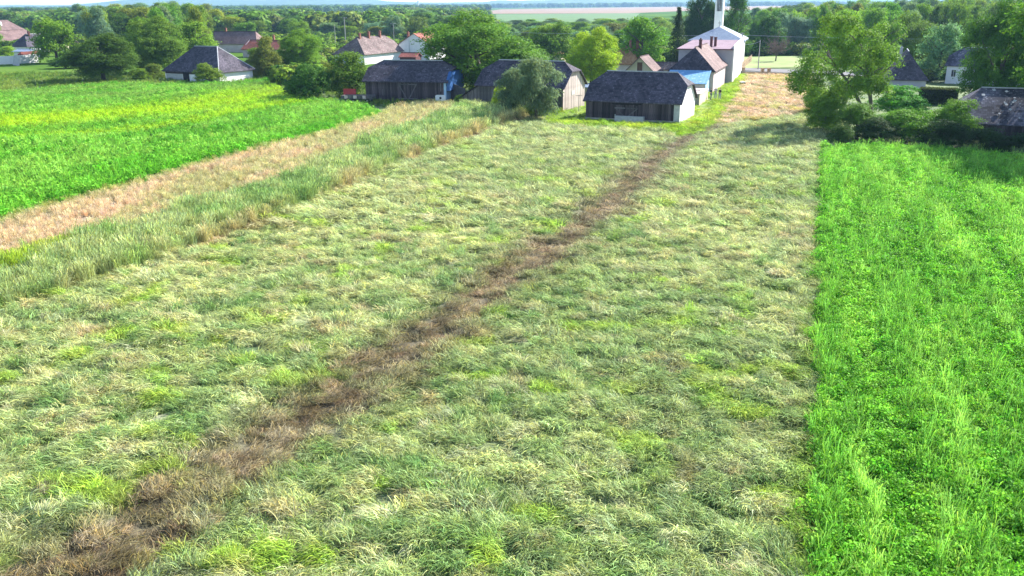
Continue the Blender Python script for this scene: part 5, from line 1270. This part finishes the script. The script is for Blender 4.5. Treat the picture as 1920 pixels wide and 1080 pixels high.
# belt of village trees, each one its own
BELT = [(-160.7,264.6,12.4,10.2,'dome',3),(-119.5,259.4,15.7,8.2,'oval',4),(-108.2,261.1,13.6,8.3,'bushy',2),(-105.2,265.1,15.3,8.9,'dome',0),(-91.0,257.6,15.4,8.6,'oval',3),(-12.9,244.8,9.3,8.3,'poplar',3),(-8.0,243.2,8.6,8.2,'poplar',4),(24.9,252.8,8.3,8.6,'oval',5),(92.6,247.9,14.6,8.4,'bushy',5),(96.8,237.3,14.3,9.8,'bushy',2),(104.3,234.6,14.4,7.0,'bushy',4),(116.3,243.7,14.6,7.3,'oval',1),(123.1,244.6,15.4,7.8,'bushy',2),(143.1,237.6,14.8,7.3,'bushy',4),(-191.2,313.5,13.5,10.8,'bushy',1),(-182.9,311.6,13.9,9.1,'poplar',0),(-137.5,296.2,15.8,8.3,'bushy',3),(-135.4,312.1,14.9,12.3,'dome',1),(-129.8,315.1,15.2,12.3,'oval',3),(-120.7,309.9,15.7,10.9,'oval',4),(-100.1,287.7,16.0,9.0,'dome',2),(-21.7,292.0,11.0,9.5,'dome',0),(-15.7,283.3,9.4,8.3,'bushy',1),(-6.4,293.9,9.1,8.9,'oval',3),(36.4,291.6,6.9,9.1,'oval',2),(43.2,282.2,8.9,9.0,'dome',0),(77.6,267.1,12.1,9.7,'bushy',1),(88.8,277.1,13.1,10.9,'dome',4),(97.8,279.5,14.7,7.9,'oval',0),(96.8,262.4,14.5,8.6,'dome',3),(108.1,272.0,14.3,7.8,'bushy',1),(118.8,279.4,14.3,10.0,'dome',2),(125.7,272.0,14.7,9.8,'oval',0),(134.3,272.0,15.6,10.8,'poplar',0),(137.1,263.7,14.4,9.6,'oval',3),(151.1,276.2,15.3,10.3,'oval',0),(155.8,266.6,16.2,7.6,'bushy',1),(161.0,263.2,15.2,8.4,'dome',1),(-211.2,351.0,14.4,10.3,'bushy',0),(-158.6,345.7,15.8,9.7,'bushy',5),(-140.9,329.9,16.2,9.9,'bushy',3),(-143.1,353.9,15.8,9.7,'dome',5),(-135.7,355.3,16.8,10.2,'bushy',0),(-116.5,328.3,15.2,8.7,'oval',4),(-21.9,340.3,9.0,11.7,'dome',0),(-11.9,330.7,9.1,10.5,'oval',2),(-3.4,325.4,8.3,9.9,'poplar',0),(6.6,322.6,6.1,10.4,'oval',3),(11.8,311.9,7.5,11.1,'oval',3),(24.8,312.9,7.2,8.3,'dome',4),(32.5,319.2,8.4,9.6,'bushy',4),(42.4,317.4,6.9,11.8,'oval',0),(50.1,304.1,8.0,10.4,'bushy',2),(83.4,298.3,12.1,8.6,'dome',1),(91.3,298.7,12.4,10.2,'oval',4),(99.6,294.1,14.1,8.2,'dome',5),(112.4,308.0,14.9,9.2,'dome',0),(124.7,312.7,14.2,9.1,'dome',5),(124.4,291.5,15.2,9.2,'oval',2),(141.3,312.9,15.6,9.8,'bushy',4),(144.4,297.7,15.7,8.2,'bushy',5),(145.1,286.6,15.4,7.8,'bushy',5),(153.1,286.9,15.3,10.2,'dome',1),(174.5,307.1,15.9,10.8,'bushy',5),(170.1,288.2,14.8,9.5,'dome',2),(187.4,306.7,15.8,9.7,'oval',0),(-234.4,384.8,14.9,13.8,'oval',5),(-240.7,410.5,12.7,12.5,'oval',2),(-192.1,409.9,16.6,13.5,'dome',4),(-162.5,371.8,16.4,13.2,'bushy',1),(-169.2,416.4,16.0,10.5,'bushy',3),(-154.4,410.3,17.1,13.9,'dome',0),(-131.9,382.9,15.6,9.7,'dome',3),(-115.1,387.8,9.3,13.2,'bushy',0),(-84.7,360.2,10.3,10.7,'bushy',2),(-71.0,382.3,7.6,10.4,'bushy',2),(-58.3,391.1,6.4,13.8,'oval',3),(-51.2,390.1,10.8,10.7,'poplar',4),(-40.2,389.2,11.4,11.4,'dome',3),(-24.7,380.7,10.6,11.8,'oval',1),(-15.8,359.8,8.7,10.7,'dome',1),(-7.3,386.1,8.9,11.3,'dome',4),(0.5,367.6,6.1,10.7,'oval',4),(12.8,345.9,7.2,9.3,'dome',5),(22.1,352.6,6.5,12.4,'dome',2),(35.2,375.1,6.6,11.8,'bushy',0),(41.2,376.3,7.8,13.4,'bushy',3),(49.7,348.0,7.0,11.2,'oval',1),(58.4,352.4,6.9,12.1,'dome',0),(106.8,356.0,13.1,12.2,'oval',2),(108.0,338.2,14.1,8.5,'dome',5),(122.2,346.9,14.9,9.7,'oval',3),(128.0,350.4,14.7,11.2,'oval',1),(133.3,344.1,15.1,10.8,'oval',3),(142.9,342.4,14.4,10.7,'bushy',4),(147.9,328.9,16.4,9.2,'dome',2),(156.3,332.1,14.9,10.9,'dome',0),(171.8,345.9,16.5,11.6,'oval',5),(170.4,327.8,15.0,11.4,'bushy',5),(172.9,319.3,16.8,8.3,'dome',5),(191.5,334.0,16.2,9.2,'dome',4),(204.5,347.5,15.0,12.4,'dome',1),(-300.8,499.5,14.9,17.1,'bushy',0),(-272.6,466.5,13.8,12.2,'oval',3),(-209.6,460.3,16.2,13.2,'oval',1),(-188.4,441.4,16.3,13.7,'bushy',0),(-176.2,430.2,15.2,12.8,'oval',0),(-170.9,445.3,16.7,14.7,'bushy',4),(-153.0,426.5,17.0,12.1,'oval',2),(-144.4,431.3,15.5,14.6,'bushy',5),(-133.7,425.9,11.5,14.3,'bushy',5),(-121.1,425.4,9.1,13.1,'bushy',3),(-123.6,469.2,8.9,11.8,'oval',4),(-103.5,420.1,9.9,12.9,'bushy',0),(-100.3,452.7,7.6,12.6,'oval',5),(-87.8,431.8,8.1,13.9,'bushy',4),(-77.0,453.5,8.8,14.5,'bushy',3),(-64.6,432.4,8.7,13.8,'dome',4),(-56.1,422.6,9.4,13.9,'poplar',3),(-45.0,444.0,11.8,11.1,'dome',1),(-41.4,455.4,11.6,14.4,'oval',0),(-24.7,413.1,10.5,11.9,'dome',2),(-17.9,407.9,8.4,12.7,'oval',3),(-6.0,424.3,7.0,14.1,'bushy',5),(1.8,427.7,6.0,13.7,'dome',1),(12.2,439.2,5.9,11.2,'dome',4),(21.0,418.7,7.0,12.4,'bushy',5),(34.6,435.6,7.1,10.7,'bushy',2),(40.8,413.5,6.4,12.2,'bushy',4),(48.1,393.2,7.9,12.8,'dome',3),(56.3,399.5,8.5,12.6,'bushy',2),(68.0,391.8,7.5,9.9,'dome',5),(106.4,375.1,13.0,9.4,'bushy',2),(114.8,374.6,12.5,11.3,'bushy',2),(126.7,376.0,14.1,9.4,'bushy',3),(140.4,386.6,14.9,9.8,'dome',2),(152.7,394.0,16.4,9.5,'bushy',0),(158.7,384.4,16.8,12.9,'bushy',2),(174.7,399.7,16.5,12.5,'dome',4),(172.3,370.0,15.2,9.6,'bushy',4),(186.2,386.8,15.0,10.7,'dome',3),(194.8,384.6,17.1,12.5,'bushy',2),(189.6,360.6,15.8,9.9,'oval',3),(209.5,378.6,16.7,9.9,'bushy',1),(206.8,362.4,17.6,9.1,'dome',2),(227.0,383.6,17.7,10.0,'bushy',4),(-313.9,515.6,14.5,13.5,'dome',0),(-237.4,498.6,16.0,11.9,'oval',2),(-263.7,566.1,15.7,14.8,'dome',3),(-227.5,514.1,16.0,14.5,'bushy',5),(-211.6,500.5,16.7,14.9,'oval',1),(-203.5,519.0,18.0,13.9,'oval',2),(-207.7,554.2,18.8,16.1,'oval',4),(-174.7,490.9,16.8,11.7,'bushy',4),(-166.9,503.0,13.4,16.3,'dome',2),(-172.4,544.0,10.2,14.5,'dome',4),(-158.2,543.4,8.9,13.5,'dome',3),(-139.8,506.8,8.4,13.0,'bushy',0),(-131.3,522.9,10.0,15.2,'bushy',3),(-125.2,541.5,7.1,14.6,'bushy',4),(-102.9,468.6,9.2,11.7,'bushy',2),(-102.2,527.3,7.3,15.7,'bushy',5),(-79.9,472.6,7.5,14.6,'bushy',1),(-74.0,497.6,8.4,15.5,'bushy',3),(-62.4,513.4,10.6,12.9,'dome',3),(-49.8,488.1,10.6,11.9,'dome',5),(-35.5,457.0,10.2,10.8,'oval',0),(-26.3,498.1,9.5,14.8,'bushy',5),(-18.0,509.3,7.1,16.2,'dome',2),(-7.4,449.5,7.8,11.5,'oval',5),(2.5,468.2,5.3,13.0,'bushy',1),(14.9,514.9,6.0,13.4,'bushy',1),(27.6,503.7,5.3,14.2,'dome',1),(32.7,449.1,6.5,11.0,'oval',2),(42.9,494.0,5.0,13.2,'dome',5),(54.1,498.9,6.7,14.2,'poplar',5),(54.1,437.3,7.9,10.4,'dome',0),(71.4,478.3,6.9,12.5,'oval',3),(78.1,457.9,7.5,12.3,'poplar',5),(132.1,456.5,13.0,10.7,'oval',3),(131.5,428.7,14.1,12.8,'bushy',1),(136.2,423.3,13.6,12.2,'bushy',1),(158.7,447.4,15.4,14.7,'bushy',4),(163.7,430.8,16.1,12.7,'oval',4),(175.3,452.8,16.7,11.4,'bushy',4),(183.2,446.8,15.7,13.6,'dome',2),(205.3,463.9,15.8,14.2,'bushy',5),(202.8,441.5,17.3,10.6,'bushy',1),(209.1,441.1,15.7,12.3,'dome',3),(226.7,459.6,15.3,11.0,'bushy',4),(216.6,417.5,17.5,11.2,'bushy',5),(228.5,425.7,16.2,10.6,'oval',4),(231.8,419.0,17.5,9.8,'poplar',4),(248.9,431.0,15.8,12.9,'oval',5),(251.8,417.4,15.8,12.2,'oval',4),(-405.6,674.9,12.8,17.0,'bushy',0),(-360.2,623.1,13.6,17.7,'dome',0),(-394.8,694.3,13.1,16.0,'oval',3),(-376.6,698.0,14.4,19.8,'dome',5),(-350.3,671.6,13.5,18.0,'dome',2),(-307.8,613.8,16.8,13.8,'bushy',0),(-291.4,605.5,17.9,13.4,'oval',4),(-273.6,601.4,16.9,16.2,'dome',1),(-272.2,619.6,17.7,18.7,'oval',5),(-246.3,598.5,18.7,17.5,'bushy',4),(-235.4,593.3,16.3,15.0,'oval',3),(-223.9,584.3,17.0,16.8,'poplar',5),(-198.1,558.8,17.5,15.8,'bushy',2),(-217.7,645.3,17.3,19.5,'oval',3),(-177.8,563.0,10.9,13.5,'dome',5),(-167.6,574.8,8.2,17.7,'oval',4),(-177.3,634.5,10.7,16.7,'dome',5),(-158.6,615.2,10.7,16.9,'bushy',1),(-137.0,582.1,9.0,16.4,'dome',0),(-116.3,543.3,9.2,13.2,'dome',5),(-115.0,594.2,10.0,14.2,'oval',2),(-95.8,568.3,8.2,13.6,'oval',0),(-87.8,583.8,5.6,14.4,'oval',0),(-77.1,565.7,8.5,13.3,'bushy',1),(-70.0,608.6,9.7,15.5,'oval',5),(-51.8,539.9,12.2,16.1,'poplar',4),(-37.1,517.0,9.5,15.9,'dome',4),(-29.0,536.7,11.8,14.1,'oval',5),(-14.2,557.2,8.0,15.2,'poplar',2),(-3.2,581.1,4.8,13.1,'dome',4),(10.1,529.7,5.4,13.3,'dome',0),(22.2,520.2,5.2,16.2,'dome',5),(28.8,529.4,5.5,16.8,'dome',0),(41.2,547.6,5.5,13.1,'bushy',1),(58.7,577.7,5.9,13.2,'dome',5),(63.7,558.0,4.7,15.7,'bushy',3),(75.2,537.9,4.8,16.6,'dome',2),(86.3,554.9,7.0,14.7,'bushy',4),(85.2,513.4,7.9,14.6,'oval',5),(97.6,516.8,7.2,12.0,'bushy',1),(104.8,512.1,9.6,13.8,'bushy',2),(110.8,489.1,10.8,11.6,'poplar',2),(135.0,529.3,9.8,15.1,'oval',1),(150.8,546.7,12.4,14.6,'oval',1),(149.2,512.1,14.3,15.2,'dome',2),(172.0,535.2,14.4,17.0,'oval',0),(171.2,514.1,15.6,11.8,'bushy',5),(178.9,503.7,16.1,15.2,'oval',5),(197.8,515.0,15.8,15.0,'dome',1),(213.0,536.6,15.0,13.0,'oval',5),(200.1,476.5,15.4,12.0,'dome',1),(204.2,473.4,15.3,13.2,'bushy',5),(235.7,517.3,16.9,14.4,'bushy',1),(234.4,499.0,17.6,12.6,'oval',3),(257.6,525.5,16.8,13.8,'oval',4),(241.8,473.4,17.6,14.9,'oval',5),(272.2,516.1,17.2,15.7,'dome',2),(283.0,512.8,18.1,15.2,'bushy',1),(285.9,497.2,18.8,12.0,'dome',1),(288.4,479.7,16.9,10.8,'dome',2),(-433.8,712.2,12.3,15.3,'bushy',1),(-454.9,774.7,15.4,23.2,'dome',0),(-470.1,825.4,14.4,23.1,'oval',2),(-423.7,770.3,15.9,23.2,'dome',1),(-374.1,697.8,12.4,19.7,'dome',1),(-358.7,695.1,14.5,20.3,'bushy',0),(-325.1,659.6,14.4,19.5,'oval',4),(-354.2,739.0,15.4,19.6,'bushy',3),(-318.7,694.2,16.8,20.9,'oval',5),(-308.1,702.4,18.6,16.4,'bushy',4),(-280.9,661.0,17.2,15.9,'dome',5),(-305.3,749.7,16.8,16.3,'dome',5),(-296.2,759.3,16.9,17.3,'oval',2),(-258.4,716.4,19,19.5,'bushy',5),(-262.3,753.1,17.8,21.5,'dome',0),(-242.6,734.2,11.9,16.6,'oval',4),(-199.6,637.5,8.3,14.8,'bushy',1),(-206.5,695.2,10.1,16.6,'bushy',4),(-204.7,746.1,6.1,19.7,'bushy',5),(-190.2,734.0,5.3,21.9,'dome',3),(-158.9,674.8,7.3,14.5,'poplar',0),(-148.9,705.3,10.0,19.1,'dome',4),(-140.3,736.8,5.2,20.6,'bushy',4),(-126.8,719.1,5.2,17.6,'dome',1),(-108.8,693.8,4.8,17.4,'bushy',2),(-96.4,699.0,9.3,16.3,'bushy',5),(-82.8,671.9,11.1,16.6,'oval',4),(-54.7,612.0,11.3,15.9,'bushy',2),(-42.1,601.6,9.8,14.9,'bushy',3),(-30.6,584.5,11.2,15.6,'dome',1),(-20.9,644.8,8.1,18.1,'bushy',1),(-8.7,650.1,4.5,17.2,'dome',4),(4.2,605.4,5.2,17.7,'dome',1),(15.4,628.8,5.2,17.7,'oval',5),(32.4,673.7,5.0,20.1,'oval',5),(33.1,572.7,4.8,14.9,'dome',0),(53.2,658.1,5.1,14.8,'oval',4),(67.0,652.2,5.4,17.2,'bushy',3),(81.0,643.3,5.2,14.1,'dome',0),(91.3,617.0,4.8,14.8,'poplar',5),(91.4,558.1,6.7,16.5,'dome',4),(115.9,618.0,7.8,13.3,'bushy',0),(129.3,643.0,5.4,18.9,'bushy',4),(131.4,596.3,7.4,14.3,'bushy',2),(156.6,645.3,8.4,19.3,'bushy',4),(142.3,560.5,9.6,16.6,'dome',3),(150.9,538.7,10.6,16.0,'bushy',0),(188.3,634.1,13.8,15.6,'dome',3),(190.0,613.4,14.7,13.6,'bushy',1),(194.6,594.2,15.9,13.1,'bushy',1),(218.3,612.4,14.2,15.6,'dome',0),(223.6,596.2,15.0,15.8,'dome',0),(238.5,605.5,18.2,17.3,'bushy',5),(225.0,547.1,14.9,13.0,'bushy',4),(241.2,559.9,16.1,12.8,'poplar',1),(252.6,557.5,18.4,15.0,'bushy',0),(273.2,586.0,16.1,16.6,'dome',2),(289.6,594.6,17.9,17.3,'dome',5),(277.2,550.2,16.7,15.2,'oval',1),(272.6,519.0,15.7,13.3,'bushy',3),(308.6,568.4,18.9,15.8,'oval',2),(323.7,577.4,16.3,16.6,'dome',2),(327.7,556.9,16.4,13.2,'dome',0),(304.6,507.8,18.9,11.7,'bushy',3)]
pal = ['mid', 'dark', 'lime', 'olive', 'grey', 'light']
words = {'mid': 'mid green', 'dark': 'dark green', 'lime': 'fresh green', 'olive': 'olive green', 'grey': 'grey green', 'light': 'light green'}
shape = {'dome': 'round tree', 'oval': 'oval tree', 'bushy': 'bushy tree', 'poplar': 'slender tree'}
LM = [(-.60, 'over the farmhouses at the left edge'), (-.47, 'over the broad dark tree at left'), (-.34, 'over the hipped farmhouse'), (-.22, 'left of the long white house'), (-.10, 'over the long white house'), (.03, 'behind the huge walnut tree'), (.13, 'behind the yellow green tree'), (.205, 'behind the orange tile roof'), (.27, 'behind the church'), (.38, 'beyond the street and pale lawn'), (.50, 'behind the twin trunked tree'), (.58, 'behind the white gabled house at right'), (9, 'at the right edge')]
items = []
for (x, y, h, w, kd, ci) in BELT:
    c = pal[ci]; t = x / y
    lm = next(p for q, p in LM if t < q)
    dp = 'nearer' if y < 300 else ('farther' if y < 460 else 'farthest')
    items.append((t, '%s %s %s in belt %s' % (dp, words[c], shape[kd], lm), (kd, x, y, h, w, c)))
from collections import defaultdict
by = defaultdict(list)
for it in items: by[it[1]].append(it)
for lab, its in by.items():
    its.sort(key=lambda q: q[0])
    for k, (t, _, (kd, x, y, h, w, c)) in enumerate(its):
        pre = '' if len(its) == 1 else ({2: ['left, ', 'right, '], 3: ['leftmost, ', 'middle, ', 'rightmost, '], 4: ['first from left, ', 'second from left, ', 'third from left, ', 'fourth from left, '], 5: ['first from left, ', 'second from left, ', 'third from left, ', 'fourth from left, ', 'fifth from left, ']}.get(len(its), [''] * 99)[k])
        plant(kd, x, y, h, w, c, pre + lab, 'tree', 'trees of the wooded village belt')

# countless garden bushes and undergrowth between the trees
GARDEN = [(-264.36,349.66),(-169.85,320.87),(-121.41,237.25),(-113.08,228.35),(-88.63,225.95),(-116.99,299.92),(-85.09,295.84),(-56.14,202.04),(-42.84,168.06),(-34.5,167.44),(-32.47,199.93),(16.98,195.52),(42.26,228.69),(51.27,278.38),(71.29,275.81),(68.4,264.46),(107.22,259.7),(73.57,176.7),(75.72,154.1),(105.41,127.41),(398.36,495.01),(-565.01,753.17)]
def bushes():
    r = np.random.default_rng(91); n = 26000
    y = 150 + 420 * r.random(n) ** 1.3; x = y * r.uniform(-.72, .72, n)
    k = inpoly(x, y, GARDEN) & (fbm(x / 14, y / 14, 2, 93) > .36)
    for p in bpy.data.objects:                      # keep clear of the houses and the strip in front of them
        if p.type == 'EMPTY' and any(c.name.startswith('roof') for c in p.children):
            L_, D_ = FOOT.get(p.name, (12, 12)); a = p.rotation_euler.z
            dx, dy = x - p.location.x, y - p.location.y
            u = dx * math.cos(a) + dy * math.sin(a); v = -dx * math.sin(a) + dy * math.cos(a)
            th_ = (p.location.x + 6) / p.location.y; k &= ~((np.abs(x / y - th_) < 9.5 / p.location.y) & (y < p.location.y + 4) & (y > p.location.y - 60))
            k &= ~((u > -2.5) & (u < L_ + 5) & (v > -7) & (v < D_ + 2))
    return x[k], y[k]
# far woods and hills
def blob_kinds():
    out = []
    for i in range(3):
        r = np.random.default_rng(500 + i); n = 420
        d = rot_to(r.normal(0, 1, (n, 3))); P_ = d * r.uniform(.75, 1.02, (n, 1)) * np.array([.5, .5, .48]) + np.array([0, 0, .5])
        V, Qs = leaf_quads(P_, d + r.normal(0, .3, (n, 3)), .17 * r.uniform(.7, 1.3, n), .8, r)
        out.append(bpy.data.objects.new('far_crown_%d' % i, np_mesh('far_crown', V, Qs, M['blade'], {'rnd': r.random(n), 'hue': r.random(n) ** 3})))
    return collection_of('far_tree_kinds', out)
FAR = blob_kinds()
bx2, by2 = bushes()
r = np.random.default_rng(61)
def far_points(d0, d1, n, clump, thr, skip):
    d = d0 + (d1 - d0) * r.random(n) ** .8; t = r.uniform(-.72, .72, n); x = d * t; y = d
    k = fbm(x / clump, y / clump * .6, 2, 71) > thr
    for (a, b, e, f) in skip: k &= ~((t > a) & (t < b) & (d > e) & (d < f))
    return x[k], y[k]
def far_wood(name, label, xs, ys, s, cols, zs=0):
    n = len(xs); sc = s * r.uniform(.6, 1.25, n)
    t = np.array([COL[c] for c in cols])[r.integers(0, len(cols), n)] * r.uniform(.6, .95, (n, 1))
    return scatter(name, label, 'woods', FAR, np.stack([xs, ys, np.zeros(n) + zs], 1), np.stack([np.zeros(n), np.zeros(n), r.uniform(0, 6.28, n)], 1), np.stack([sc * 1.15, sc * 1.15, sc], 1), t)
def far_wood0(): pass
cl_ = lambda px: (px - 960) / 1518.
skip = [(-.72, -.50, 0, 560), (cl_(925), cl_(1215), 420, 3600), (cl_(1215), cl_(1620), 520, 4200), (cl_(625), cl_(722), 560, 1500), (cl_(495), cl_(515), 900, 1400)]
far_wood('garden_bushes', 'garden bushes and undergrowth filling the village between the trees', bx2, by2, 3.2, ['mid', 'lime', 'olive', 'dark', 'light'], -.3)
x1, y1 = far_points(430, 1300, 6500, 160, .40, skip)
far_wood('middle_wood', 'distant wooded country behind the village belt', x1, y1, 10.5, ['mid', 'dark', 'olive', 'mid'])
x2, y2 = far_points(1300, 3000, 9000, 420, .38, skip)
far_wood('far_wood', 'far woods fading to blue below the hills', x2, y2, 13, ['dark', 'mid', 'dark'])
x3, y3 = far_points(3000, 6200, 9000, 900, .36, [(cl_(925), cl_(1620), 0, 3700)])
far_wood('horizon_wood', 'blue band of trees along the horizon', x3, y3, 17, ['dark', 'dark', 'mid'])
# hills
ax = np.linspace(-5200, 5200, 220); ay = np.linspace(5200, 8200, 30); AX, AY = np.meshgrid(ax, ay)
hz = np.sin((AY - 5200) / 3000 * math.pi) ** .8 * (14 + 120 * fbm(AX.ravel() / 900, AY.ravel() / 2600, 4, 81).reshape(AX.shape) ** 1.5 * (1 - .35 * smooth01(-500, 2500, AX)))
ii = (np.arange(29)[:, None] * 220 + np.arange(219)[None, :]).ravel()
hm = surf_mat('hill_forest', (.03, .06, .02), (.08, .14, .04), .006, .95, 0, detail=10)
tag(link('hills', np_mesh('hills', np.stack([AX.ravel(), AY.ravel(), hz.ravel() - .2], 1), np.stack([ii, ii + 1, ii + 221, ii + 220], 1), hm, smooth=True)), 'low wooded hills on the horizon', 'hills', kind='structure')
# village roofs and a far tower beyond the belt
for (px, w, d_, l, ang, mat, lab) in (((-328.62,2788.36), 10, 60, 6, -10, 'blue_roof', 'far long grey blue building on the horizon left of centre'), ((-244.34,2371.33), 4, 4, 24, 0, 'white', 'far pale tower beside the long building on the horizon')):
    hh_ = House('far_building' if w > 5 else 'far_tower', lab, 'building', 'fl', px, ang, d_ if w > 5 else 4, w, l)
    hh_.walls(M['white'], 'x', 1, 1, 3); hh_.roof(M[mat], 'x', 1, 1, 3 if w > 5 else 2, .4)

# haze: one closed box of thin even air
hb = MB(); hb.box(-9300, 9300, -9300, 9300, -1.2, 84)
hm_, nt, out = new_mat('thin_haze')
pv = N(nt, 'ShaderNodeVolumePrincipled'); pv.inputs['Density'].default_value = 0.0001; pv.inputs['Color'].default_value = (.38, .64, 1, 1); pv.inputs['Anisotropy'].default_value = .2
nt.links.new(pv.outputs[0], out.inputs['Volume'])
tag(hb.build('haze', hm_), 'thin summer haze over the country', 'haze', kind='stuff')
